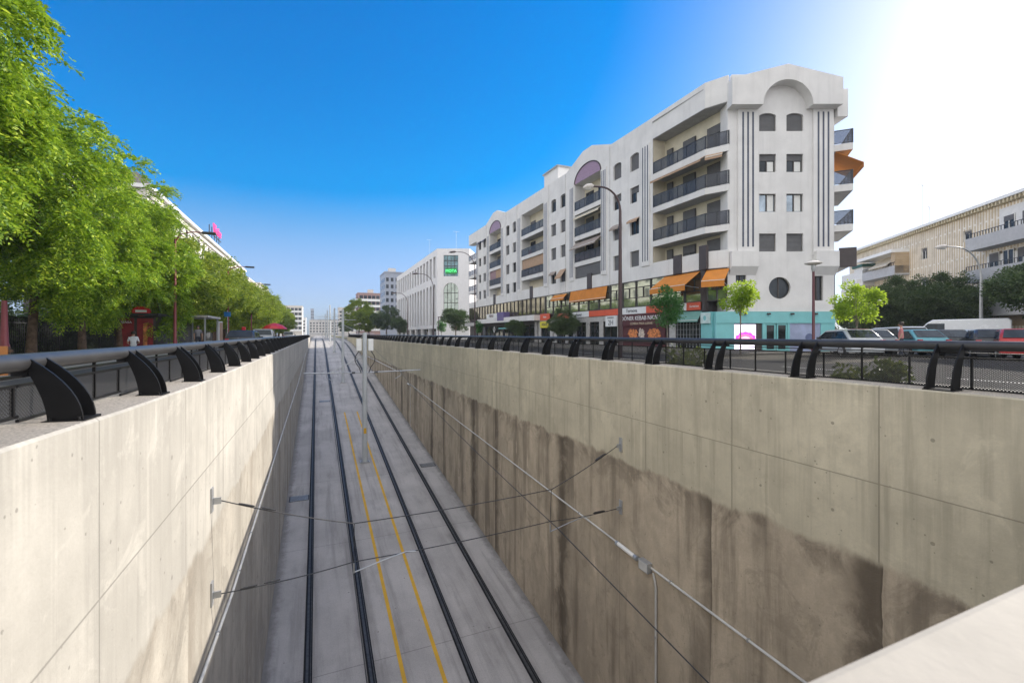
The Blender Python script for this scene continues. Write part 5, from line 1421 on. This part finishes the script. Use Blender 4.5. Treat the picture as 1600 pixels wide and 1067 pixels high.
# kiosk with posters
t = thing('kiosk', 'dark kiosk with red posters and a rounded red sign on its roof', 'kiosk', (-9.6, 33.5, 0))
M_poster = mat('red_poster', (.22, .02, .025), .5, var=.35, scale=2)
m = MB(); m.box(-11.0, -9.0, 34.0, 37.5, 0, 2.35); m.build('wall', M_brown, t)
m = MB(); m.box(-11.2, -8.8, 33.7, 37.8, 2.35, 2.5); m.build('roof', M_cable, t)
Fk = Frame(-11.0, 34.0, 1, 0)
m = MB(Fk); m.box(.12, .95, .0, .03, .4, 2.2); m.build('poster', M_poster, t)
m = MB(Fk); m.box(1.1, 1.88, .0, .03, .4, 2.2); m.build('poster', M_poster, t)
m = MB(Fk); m.box(1.4, 1.6, .03, .06, .5, 1.9); m.build('poster_figure', M_food, t)
text_obj('lettering', 'PRENSA', .18, Fk, .53, .035, 1.95, M_signw, t, .006)
m = MB(Fk); m.prism([(1.3 + .45 * math.cos(k * .2094), 2.62 + .3 * math.sin(k * .2094)) for k in range(30)], -.1, .05, axis=1); sg = m.build('roof_emblem', mat('bright_red_sign', (.55, .02, .03), .4, var=.05), t)
m = MB(Fk); m.box(1.02, 1.58, .05, .06, 2.56, 2.7); m.build('white_bar', M_signw, sg)
t = thing('bus_shelter', 'glass bus shelter with a pale roof beside the red kiosk', 'bus shelter', (-8.2, 41, 0))
m = MB(); m.box(-9.2, -7.2, 38.8, 43.5, 2.45, 2.6); m.build('roof', M_pale, t)
for (x, y) in ((-9.1, 38.9), (-9.1, 43.4), (-7.4, 38.9), (-7.4, 43.4)):
    m = MB(); m.box(x - .05, x + .05, y - .05, y + .05, 0, 2.45); m.build('post', M_galv, t)
m = MB(); m.box(-9.12, -9.1, 39, 43.3, .3, 2.3); m.build('glass_panel', M_balg, t)
m = MB(); m.box(-7.5, -7.3, 43.6, 45.0, .2, 2.3); m.build('advert_panel', M_signw, t); m = MB(); m.box(-7.29, -7.27, 43.7, 44.9, .4, 2.2); m.build('poster', M_bcanv, t)
t = thing('red_umbrella', 'red cafe parasol far along the left pavement', 'parasol', (-5.6, 74, 0))
m = MB(); m.lathe(-5.6, 74, [(1.7, 2.0), (1.2, 2.45), (.5, 2.75), (.05, 2.85)], 10); m.build('canopy', MATS['bright_red_sign'], t); m = MB(); m.cyl(-5.6, 74, 0, 2.8, .03); m.build('pole', M_galv, t)
t = thing('red_box_sign', 'upright red box sign beyond the parked dark car', 'sign', (-6.0, 47, 0))
m = MB(); m.box(-6.15, -5.85, 46.9, 47.05, .9, 1.9); m.build('panel', MATS['bright_red_sign'], t, bevel=.03); m = MB(); m.cyl(-6, 47, 0, .9, .05); m.build('post', M_cable, t)
t = thing('blue_street_sign', 'small blue sign above the pale bus shelter', 'sign', (-7.0, 45.6, 0))
m = MB(); m.box(-7.3, -6.8, 45.58, 45.62, 2.75, 3.15); m.build('plate', mat('sign_blue', (.02, .16, .45), .4), t); m = MB(); m.cyl(-7.05, 45.66, 0, 3.3, .03); m.build('post', M_galv, t)
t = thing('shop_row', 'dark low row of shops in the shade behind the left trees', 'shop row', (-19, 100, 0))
m = MB(); m.box(-20.3, -17.4, 46, 168, 0, 4.4); m.build('wall', mat('shaded_shop_wall', (.11, .10, .095), .8, var=.3, scale=.8), t)  # wall colour itself set dark for the deep shade under the crowns
for k in range(19):
    m = MB(); m.box(-17.4, -17.36, 47 + k * 6.3, 51.4 + k * 6.3, .2, 2.9); m.build('shop_window', M_shop, t)
    m = MB(); m.box(-17.4, -17.2, 46.8 + k * 6.3, 51.8 + k * 6.3, 3.0, 3.6); m.build('fascia', M_pale, t)

# ------------------------------------------------------------------ right verge
t = None
rng = np.random.default_rng(44); n = 26000
P = np.stack([rng.uniform(7.65, 10.55, n), rng.uniform(-2, 60, n) ** 1.0, np.full(n, .0)], 1)
d = unit(rng.normal(size=(n, 3)) * .45 + np.array([0, 0, 1.])); s = unit(np.cross(d, rng.normal(size=(n, 3)))); L = rng.uniform(.12, .3, n)
gm = mesh_from_quads('verge_grass', leaf_quads(P, d, s, L, L * .07), leaf_mat('grass_blade', (.10, .14, .02), (.19, .21, .035), (.30, .28, .06), .4, (.4, .45, .08)))
o = bpy.data.objects.new('verge_grass', gm); COL.objects.link(o); o['kind'] = 'stuff'; o['label'] = 'yellow green grass on the verge behind the right railing'
r = MB(); r.quad((7.62, -40, .012), (10.58, -40, .012), (10.58, 400, .012), (7.62, 400, .012)); r.build('verge', mat('verge_soil', (.15, .15, .05), .95, var=.35, scale=4), kind='structure')
LM_olive = leaf_mat('olive_leaf', (.07, .10, .02), (.12, .16, .03), (.2, .22, .05), .35)
for i, (x, y, s_, lb) in enumerate(((9.2, 9.6, .8, 'low yellow green shrub on the verge behind the right railing, farther one'), (9.3, 5.2, .7, 'low yellow green shrub on the verge behind the right railing, middle one'), (9.1, 2.0, .65, 'low yellow green shrub on the verge behind the right railing, nearest one'))):
    t = thing('shrub', lb, 'shrub', (x, y, 0), group='low shrubs on the right verge')
    q = broad_crown(60 + i, 14, 110, .9, 1.0, .25, .35, .3, .13, LM_y)
    o = bpy.data.objects.new('foliage', mesh_from_quads('foliage', q, LM_olive)); COL.objects.link(o); o.parent = t; o.location = (0, 0, .45); o.scale = (s_,) * 3
    m = MB()
    for k in range(5): m.tube([(0, 0, 0), (.3 * math.cos(k * 1.25), .3 * math.sin(k * 1.25), .45)], .015, 5)
    m.build('stems', M_bark, t, local=True)

# ------------------------------------------------------------------ lamps on the right
M_lampd = mat('dark_brown_lamp_paint', (.055, .03, .032), .4, var=.1)
def curved_lamp(px, d, ytop, reach, lab, pm, hm, right=False, group=None):
    x, y = at(px, d); zt = hz(ytop, d); F = Frame(x, y, -CS if not right else -CS, SN)   # arm swings to the left of the picture
    F = Frame(x, y, -CS, SN)
    t = thing('street_lamp', lab, 'street lamp', (x, y, 0), group=group)
    q = zt - 1.9 * reach / 2.6
    P = [F(0, 0, 0), F(0, 0, 1.2), F(0, 0, q)] + [F(reach * .62 * (1 - math.cos(a)), 0, q + (zt - q) * math.sin(a)) for a in np.linspace(.2, math.pi / 2, 8)] + [F(reach * .85, 0, zt + .02)]
    rr = [.13, .12, .075] + [.06 - .002 * k for k in range(8)] + [.04]
    m = MB(); m.tube(P, rr, 12); m.build('post', pm, t, smooth=True)
    m = MB(); m.tube([F(reach * .8, 0, zt + .03), F(reach * .86, 0, zt + .05), F(reach * 1.0, 0, zt + .0), F(reach * 1.12, 0, zt - .06)], [.06, .13, .15, .05], 10); m.build('lamp_head', hm, t, smooth=True)
    m = MB(); m.tube([F(reach * .88, 0, zt - .08), F(reach * 1.05, 0, zt - .12)], [.1, .06], 8); m.build('lens', M_pvc, t)
curved_lamp(969, 24.0, 292, 1.75, 'tall dark curved street lamp in front of the kebab shop', M_lampd, M_pale)
curved_lamp(742, 70.0, 394, 3.6, 'dark curved street lamp at the far end of the apartment building', M_lampd, M_lampd)
curved_lamp(677, 82.0, 428, 3.4, 'dark curved street lamp in front of the white office building', M_lampd, M_lampd)
curved_lamp(637, 100.0, 458, 3.2, 'farthest curved street lamp left of the white office building', M_lampd, M_lampd)
curved_lamp(1533, 33.0, 386, 3.0, 'pale grey curved street lamp before the striped brick building', M_galv, M_pale)
x, y = at(1271, 24.5); t = thing('street_lamp', 'short dark red lamp post with a flat saucer head before the gabled end', 'street lamp', (x, y, 0))
m = MB(); m.tube([(x, y, 0), (x, y, .8), (x, y, .85), (x, y, 4.6)], [.11, .1, .075, .06], 12); m.build('post', mat('maroon_lamp_paint', (.10, .022, .03), .4), t, smooth=True)
m = MB(); m.tube([(x, y, 4.6), (x, y, 4.75), (x, y, 4.95)], [.07, .11, .1], 10); m.build('collar', M_galv, t, smooth=True)
m = MB(); m.lathe(x, y, [(.12, 4.95), (.40, 5.02), (.42, 5.07), (.2, 5.16), (.05, 5.2)], 20); m.build('lamp_head', M_pale, t, smooth=True)
x, y = at(685, 92); t = thing('street_lamp', 'small dark square-headed lamp beside the white office building', 'street lamp', (x, y, 0))
m = MB(); m.cyl(x, y, 0, 4.6, .07); m.build('post', M_lampd, t); m = MB(); m.box(x - .1, x + .6, y - .2, y + .2, 4.6, 4.75); m.build('lamp_head', M_lampd, t, bevel=.03)

# ------------------------------------------------------------------ cars and vans
M_tyre = mat('tyre', (.015, .015, .016), .85); M_rim = mat('alloy_rim', (.45, .46, .48), .3, metal=.8)
M_cglass = glass_mat('car_glass', (.03, .038, .045), .3, .05)
M_hl = mat('headlamp_lens', (.6, .62, .65), .1); M_tl = mat('tail_lamp_lens', (.4, .015, .015), .2)
def car(px, d, rz, col, lab, kind='hatch', pos=None):
    x, y = pos or at(px, d)
    t = thing('parked_' + ('van' if kind == 'van' else 'car'), lab, 'van' if kind == 'van' else 'car', (x, y, .005), R(rz))
    t['group'] = 'vehicles parked along the side street' if pos is None else 'vehicles parked on the left road'
    if kind == 'van':
        L, W, wb = 5.3, 1.95, 1.68
        sill = [(-2.6, .35), (2.45, .35), (2.62, .55), (2.6, .95), (2.2, 1.12), (1.45, 2.0), (1.15, 2.22), (-2.45, 2.27), (-2.6, 2.1)]; belt = 1.15
        glz = [(2.08, 1.2), (1.42, 1.98), (.55, 1.98), (.55, 1.2)]
    elif kind == 'suv':
        L, W, wb = 4.4, 1.82, 1.3
        sill = [(-2.15, .35), (2.1, .35), (2.2, .55), (2.15, .88), (1.2, 1.05), (.45, 1.6), (-1.7, 1.66), (-2.1, 1.1), (-2.2, .6)]; belt = 1.02
        glz = [(1.02, 1.07), (.42, 1.54), (-1.62, 1.59), (-1.92, 1.1)]
    else:
        L, W, wb = 4.1, 1.74, 1.25
        sill = [(-2.0, .3), (1.95, .3), (2.06, .5), (2.0, .76), (1.15, .95), (.4, 1.42), (-1.2, 1.47), (-1.85, 1.0), (-2.02, .6)]; belt = .93
        glz = [(1.0, .97), (.37, 1.36), (-1.15, 1.41), (-1.68, 1.0)]
    hw = W / 2
    def half(z): 
        top = max(p[1] for p in sill); k = max(0, (z - belt) / (top - belt)); return hw * (1 - (.16 if kind != 'van' else .07) * k) * (.95 if z < .45 else 1)
    m = MB(); n = len(sill); V = []
    for s in (-1, -.82, .82, 1):
        for (a, z) in sill:
            ins = 1 if abs(s) < .9 else 0
            zz = z + (.035 if ins and z > belt + .2 else 0); aa = a * (1.012 if ins else .985)
            V.append((aa, s * half(z), zz))
    F_ = []
    for k in range(3):
        for i in range(n):
            j = (i + 1) % n; F_.append((k * n + i, k * n + j, (k + 1) * n + j, (k + 1) * n + i))
    F_.append(tuple(range(n - 1, -1, -1))); F_.append(tuple(3 * n + i for i in range(n)))
    m.add(V, F_); b = m.build('body', mat('car_paint_' + '_'.join('%03d' % int(c * 999) for c in col), col, .25, metal=.1, var=.03), t, local=True, bevel=.045, smooth=True)
    for s in (-1, 1):
        m = MB(); g_ = [(a, z) for (a, z) in glz]
        V = [(a, s * (half(z) + .012), z) for (a, z) in g_] + [(a, s * (half(z) - .03), z) for (a, z) in g_]; k = len(g_)
        m.add(V, [tuple(range(k)), tuple(range(2 * k - 1, k - 1, -1))] + [(i, (i + 1) % k, (i + 1) % k + k, i + k) for i in range(k)]); m.build('side_window', M_cglass, t, local=True)
        m = MB(); m.box(glz[0][0] - .45, glz[0][0] - .25, *sorted((s * (hw + .01), s * (hw + .17))), belt + .02, belt + .15); m.build('mirror', M_cable, t, local=True, bevel=.02)
        xm = (glz[1][0] + glz[-1][0]) / 2
        m = MB(); m.box(xm - .04, xm + .04, *sorted((s * (half(belt + .2) + .005), s * (half(belt + .2) + .028))), glz[-1][1], glz[1][1] - .02); m.build('door_pillar', M_cable, t, local=True)
    def screen(p, q, name):
        dx, dz = q[0] - p[0], q[1] - p[1]; l = math.hypot(dx, dz); nx, nz = dz / l, -dx / l
        if name == 'rear_window': nx, nz = -abs(nx), abs(nz)
        else: nx, nz = abs(nx), abs(nz)
        a, c = (p[0] + dx * .08 + nx * .05, p[1] + dz * .08 + nz * .05), (p[0] + dx * .9 + nx * .05, p[1] + dz * .9 + nz * .05)
        m = MB(); m.add([(a[0], -half(a[1]) * .86, a[1]), (a[0], half(a[1]) * .86, a[1]), (c[0], half(c[1]) * .84, c[1]), (c[0], -half(c[1]) * .84, c[1])], [(0, 1, 2, 3)]); m.build(name, M_cglass, t, local=True)
    i0 = 4; screen(sill[i0], sill[i0 + 1], 'windscreen')
    if kind != 'van': screen(sill[7], sill[6], 'rear_window')
    for sx in (-1, 1):
        for s in (-1, 1):
            wx = sx * wb; wr = .33
            m = MB(); m.tube([(wx, s * (hw - .2), wr), (wx, s * (hw - .17), wr), (wx, s * (hw + .0), wr), (wx, s * (hw + .03), wr)], [wr * .9, wr, wr, wr * .88], 20); wo = m.build('wheel', M_tyre, t, local=True, smooth=True)
            m = MB(); m.tube([(wx, s * (hw + .0), wr), (wx, s * (hw + .036), wr), (wx, s * (hw + .045), wr)], [wr * .66, wr * .64, wr * .15], 12); m.build('rim', M_rim, wo, local=True)
    for s in (-1, 1):
        zf = sill[3][1] - .13
        m = MB(); m.box(sill[3][0] - .12, sill[3][0] + .055, *sorted((s * (hw - .42), s * (hw - .08))), zf - .07, zf + .07); m.build('headlight', M_hl, t, local=True, bevel=.02)
        m = MB(); m.box(sill[-1][0] - .05, sill[-1][0] + .1, *sorted((s * (hw - .28), s * (hw - .06))), .72, .95 if kind != 'van' else 1.3); m.build('tail_light', M_tl, t, local=True, bevel=.02)
    for e in (1, -1):
        m = MB(); xx = (sill[2][0] if e > 0 else sill[-1][0]) 
        m.box(*sorted((xx - .03 * e, xx + .05 * e)), -.26, .26, .5, .61); m.build('number_plate', M_white, t, local=True)
    return t
car(1493, 32, 113, (.72, .73, .74), 'large white panel van parked before the dark trees', 'van')
car(1345, 27, 60, (.16, .18, .20), 'slate grey car beside the trunk of the young yellow green tree', 'hatch')
car(1392, 28.5, 62, (.52, .55, .6), 'pale silver blue car left of the turquoise car', 'suv')
car(1420, 27, 58, (.10, .30, .36), 'turquoise car in front of the left end of the white van', 'hatch')
car(1462, 27, 55, (.035, .04, .045), 'dark grey car in front of the white van', 'hatch')
car(1500, 28, 60, (.30, .36, .42), 'blue grey car in front of the right half of the white van', 'hatch')
car(1545, 24.5, 30, (.04, .04, .045), 'black car left of the red car at the right edge', 'hatch')
car(1592, 22.5, 25, (.40, .03, .03), 'red car at the right edge of the photo', 'hatch')
car(1352, 40, 10, (.30, .03, .03), 'far red car behind the young yellow green tree', 'suv')
car(1318, 25.5, 62, (.42, .45, .48), 'pale grey car half seen through the right railing mesh', 'hatch')
car(0, 0, 88, (.045, .05, .06), 'dark car parked under the left round trees', 'hatch', (-4.6, 36.5))
car(0, 0, 92, (.35, .37, .4), 'silver car parked farther under the left round trees', 'suv', (-4.6, 49))
car(0, 0, 90, (.3, .3, .3), 'grey car parked near the far end of the left trees', 'suv', (-4.6, 92))

# ------------------------------------------------------------------ people on the left pavement
M_skin = mat('skin', (.45, .27, .19), .5, var=.05)
def person(x, y, rz, lab, shirt, trousers, h=1.72, stride=.15, armf=.1, group=None, sit=False):
    t = thing('person', lab, 'person', (x, y, .12), R(rz), group)
    k = h / 1.75
    J = {'pel': (0, 0, .95), 'bel': (0, .01, 1.12), 'che': (0, .0, 1.32), 'nek': (0, -.01, 1.49), 'hd0': (0, .015, 1.58), 'hd1': (0, .02, 1.68), 'hd2': (0, .01, 1.73)}
    Rr = {'pel': .135, 'bel': .125, 'che': .15, 'nek': .055, 'hd0': .078, 'hd1': .092, 'hd2': .065}
    E = [('pel', 'bel'), ('bel', 'che'), ('che', 'nek'), ('nek', 'hd0'), ('hd0', 'hd1'), ('hd1', 'hd2')]
    for s, n in ((-1, 'l'), (1, 'r')):
        st = stride * s
        J.update({n + 'hip': (.09 * s, 0, .88), n + 'kne': (.1 * s, st * .6 + .03, .5), n + 'ank': (.1 * s, st, .09), n + 'toe': (.11 * s, st + .17, .035),
                  n + 'sho': (.18 * s, 0, 1.43), n + 'elb': (.24 * s, -.03 - armf * s * .4, 1.14), n + 'wri': (.23 * s, .08 + armf * -s, .9), n + 'pal': (.22 * s, .11 - armf * s, .82)})
        Rr.update({n + 'hip': .088, n + 'kne': .058, n + 'ank': .042, n + 'toe': .034, n + 'sho': .062, n + 'elb': .043, n + 'wri': .029, n + 'pal': .03})
        E += [('pel', n + 'hip'), (n + 'hip', n + 'kne'), (n + 'kne', n + 'ank'), (n + 'ank', n + 'toe'), ('che', n + 'sho'), (n + 'sho', n + 'elb'), (n + 'elb', n + 'wri'), (n + 'wri', n + 'pal')]
        for f in range(5):
            a = (f - 2) * .014; ln = (.05, .075, .08, .075, .06)[f]; p = J[n + 'pal']
            if f == 0: J[n + 'f0'] = (p[0] - .02 * s, p[1] + .04, p[2] - .02)
            else: J[n + 'f%d' % f] = (p[0], p[1] + a + .005, p[2] - ln)
            Rr[n + 'f%d' % f] = .009; E.append((n + 'pal', n + 'f%d' % f))
    if sit:
        dz = .47
        for n in J:
            x_, y_, z_ = J[n]
            if n[1:] in ('kne',): J[n] = (x_ * 1.3, .42, .46)
            elif n[1:] == 'ank': J[n] = (x_ * 1.3, .45, .08)
            elif n[1:] == 'toe': J[n] = (x_ * 1.3, .62, .035)
            elif n[1:] in ('wri', 'pal') or n[1:2] == 'f': J[n] = (x_ * .8, y_ * .5 + .26, .62 + (z_ - .9) * .15)
            else: J[n] = (x_, y_, z_ - dz)
    names = list(J); me = bpy.data.meshes.new('body')
    me.from_pydata([tuple(c * k for c in J[n]) for n in names], [(names.index(a), names.index(b)) for a, b in E], [])
    o = bpy.data.objects.new('body_src', me); COL.objects.link(o)
    sm = o.modifiers.new('skin', 'SKIN'); ss = o.modifiers.new('sub', 'SUBSURF'); ss.levels = 2; ss.render_levels = 2
    for i, n in enumerate(names):
        sv = me.skin_vertices[0].data[i]; sv.radius = (Rr[n] * k,) * 2; sv.use_root = (n == 'pel')
    bpy.context.view_layer.update(); dg = bpy.context.evaluated_depsgraph_get()
    bm_ = bpy.data.meshes.new_from_object(o.evaluated_get(dg)); bpy.data.objects.remove(o, do_unlink=True)
    bm_.materials.clear()
    for m_ in (M_skin, shirt, trousers, M_cable): bm_.materials.append(m_)
    for p in bm_.polygons:
        c = p.center / k; p.use_smooth = True
        p.material_index = 0
        if sit: c = c + Vector((0, 0, .47 if c.z > .52 or c.y < .1 else 0))
        if c.z < .1: p.material_index = 3
        elif c.z < .98 and abs(c.x) < .2: p.material_index = 2
        elif c.z < 1.5 and (abs(c.x) < .19 or c.z > 1.22): p.material_index = 1
    b = bpy.data.objects.new('body', bm_); COL.objects.link(b); b.parent = t
    m = MB(); prof = [(.100, 1.62), (.107, 1.68), (.1, 1.74), (.06, 1.785), (.01, 1.8)]
    m.lathe(0, -.012 * k, [(a * k, (z - (.47 if sit else 0)) * k) for a, z in prof], 14); m.build('hair', mat('dark_hair', (.03, .02, .015), .7), t, local=True, smooth=True)
    ho = .47 if sit else 0
    m = MB(); m.tube([(0, .1 * k, (1.66 - ho) * k), (0, .122 * k, (1.625 - ho) * k), (0, .1 * k, (1.61 - ho) * k)], .013, 6)
    m.build('nose', M_skin, t, local=True, smooth=True)
    for s in (-1, 1):
        m = MB(); m.box(s * .035 * k - .012, s * .035 * k + .012, .098 * k, .106 * k, (1.655 - ho) * k, (1.668 - ho) * k); m.build('eye', M_cable, t, local=True)
    return t
M_sh1 = mat('white_shirt', (.62, .65, .7), .8); M_sh2 = mat('grey_shirt', (.2, .2, .22), .8); M_tr = mat('dark_trousers', (.03, .035, .05), .85); M_sh3 = mat('pink_shirt', (.5, .2, .2), .8)
person(-9.2, 31.0, 20, 'person in a pale blue white shirt seated before the park fence', M_sh1, M_tr, sit=True)
t = thing('park_bench', 'dark park bench under a person in a white shirt', 'bench', (-9.2, 31, 0))
m = MB(); m.box(-10.1, -8.3, 30.75, 31.2, .42, .47); m.build('seat', M_bark, t)
for xx in (-9.95, -8.5):
    m = MB(); m.box(xx, xx + .06, 30.8, 31.15, .1, .42); m.build('leg', M_cable, t)
person(-7.6, 37.8, 200, 'person in a grey shirt waiting beside the bus shelter', M_sh2, M_tr, 1.7, .03, .03)
x, y = at(1408, 22); person(x, y, 30, 'person in a pink shirt standing beside the turquoise car', M_sh3, M_tr, 1.68, .04, .03)

# ------------------------------------------------------------------ light, sky, camera
SUN_AZ, SUN_EL = R(82), R(25.5)
sd = Vector((math.sin(SUN_AZ) * math.cos(SUN_EL), math.cos(SUN_AZ) * math.cos(SUN_EL), math.sin(SUN_EL)))
L = bpy.data.lights.new('sun', 'SUN'); L.energy = SUN_E; L.angle = R(.53); L.color = (1.0, .93, .82)
lo = bpy.data.objects.new('sun', L); COL.objects.link(lo); lo.rotation_euler = (-sd).to_track_quat('-Z', 'Y').to_euler()
W = bpy.data.worlds.new('World'); SC.world = W; W.use_nodes = True
nt = W.node_tree; bg = nt.nodes['Background']
sky = N(nt, 'ShaderNodeTexSky', sky_type='NISHITA'); sky.sun_disc = False; sky.sun_elevation = SUN_EL; sky.sun_rotation = SUN_AZ
sky.altitude = 10; sky.air_density = AIR; sky.dust_density = DUST; sky.ozone_density = OZ
hs = N(nt, 'ShaderNodeHueSaturation'); tcw = N(nt, 'ShaderNodeTexCoord').outputs['Generated']
spw = N(nt, 'ShaderNodeSeparateXYZ'); nt.links.new(tcw, spw.inputs[0])
nt.links.new(math_n(nt, 'MULTIPLY_ADD', ramp(nt, spw.outputs['Z'], .0, .32), SAT - 1.1, 1.1), hs.inputs['Saturation']); hs.inputs['Hue'].default_value = HUE; nt.links.new(sky.outputs[0], hs.inputs['Color'])
# pale fill light added to the unseen sky overhead and behind the camera
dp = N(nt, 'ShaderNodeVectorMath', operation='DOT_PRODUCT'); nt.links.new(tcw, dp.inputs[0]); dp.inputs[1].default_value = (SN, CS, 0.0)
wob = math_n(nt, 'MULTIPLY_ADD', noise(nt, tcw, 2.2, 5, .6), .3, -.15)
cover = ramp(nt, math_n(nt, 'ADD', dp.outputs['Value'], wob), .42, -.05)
sky_fill = N(nt, 'ShaderNodeMix', data_type='RGBA', blend_type='MIX'); nt.links.new(cover, sky_fill.inputs['Factor'])
vm = N(nt, 'ShaderNodeVectorMath', operation='SCALE'); nt.links.new(hs.outputs[0], vm.inputs[0]); nt.links.new(math_n(nt, 'MULTIPLY_ADD', ramp(nt, spw.outputs['Z'], .0, .34), .45, .58), vm.inputs['Scale'])
dn = N(nt, 'ShaderNodeVectorMath', operation='MULTIPLY_ADD'); nt.links.new(vm.outputs[0], dn.inputs[0]); dn.inputs[1].default_value = (.111,) * 3; dn.inputs[2].default_value = (1, 1, 1)
kn = N(nt, 'ShaderNodeVectorMath', operation='DIVIDE'); nt.links.new(vm.outputs[0], kn.inputs[0]); nt.links.new(dn.outputs[0], kn.inputs[1])
ks = N(nt, 'ShaderNodeVectorMath', operation='SCALE'); nt.links.new(kn.outputs[0], ks.inputs[0]); ks.inputs['Scale'].default_value = 1.34
hz_ = N(nt, 'ShaderNodeMix', data_type='RGBA', blend_type='MULTIPLY'); nt.links.new(ramp(nt, spw.outputs['Z'], .24, .0), hz_.inputs['Factor'])
nt.links.new(ks.outputs[0], hz_.inputs[6]); hz_.inputs[7].default_value = (.74, .88, 1.35, 1)
nt.links.new(hz_.outputs[2], sky_fill.inputs[6]); sky_fill.inputs[7].default_value = (SKY_FILL * .97, SKY_FILL * .975, SKY_FILL, 1)
nt.links.new(sky_fill.outputs[2], bg.inputs['Color']); bg.inputs['Strength'].default_value = SKY_S
if HAZE > 0:
    m, nt_, b_ = nodes_of('street_haze'); nt_.nodes.remove(b_)
    pv = N(nt_, 'ShaderNodeVolumePrincipled'); pv.inputs['Color'].default_value = (.80, .88, 1.0, 1); pv.inputs['Density'].default_value = HAZE
    nt_.links.new(pv.outputs[0], nt_.nodes['Material Output'].inputs['Volume'])
    q = MB(); q.box(-730, 730, -730, 730, -12, 36.5); ho = q.build('haze', m); ho['kind'] = 'stuff'
cam = bpy.data.cameras.new('camera'); co = bpy.data.objects.new('camera', cam); COL.objects.link(co)
co.location = (0, 0, ZC); co.rotation_euler = (R(90), 0, -YAW)
cam.sensor_fit = 'HORIZONTAL'; cam.sensor_width = 36; cam.lens = FP / 1600 * 36; cam.shift_y = -11.5 / 1600
cam.clip_start = .05; cam.clip_end = 4000
cam.dof.use_dof = True; cam.dof.focus_distance = 14; cam.dof.aperture_fstop = 2.8
SC.camera = co
vs = SC.view_settings; vs.view_transform = 'Standard'; vs.look = 'None'; vs.exposure = EXPO; vs.gamma = 1
SC.cycles.max_bounces = 8; SC.cycles.transparent_max_bounces = 24; SC.cycles.use_denoising = True
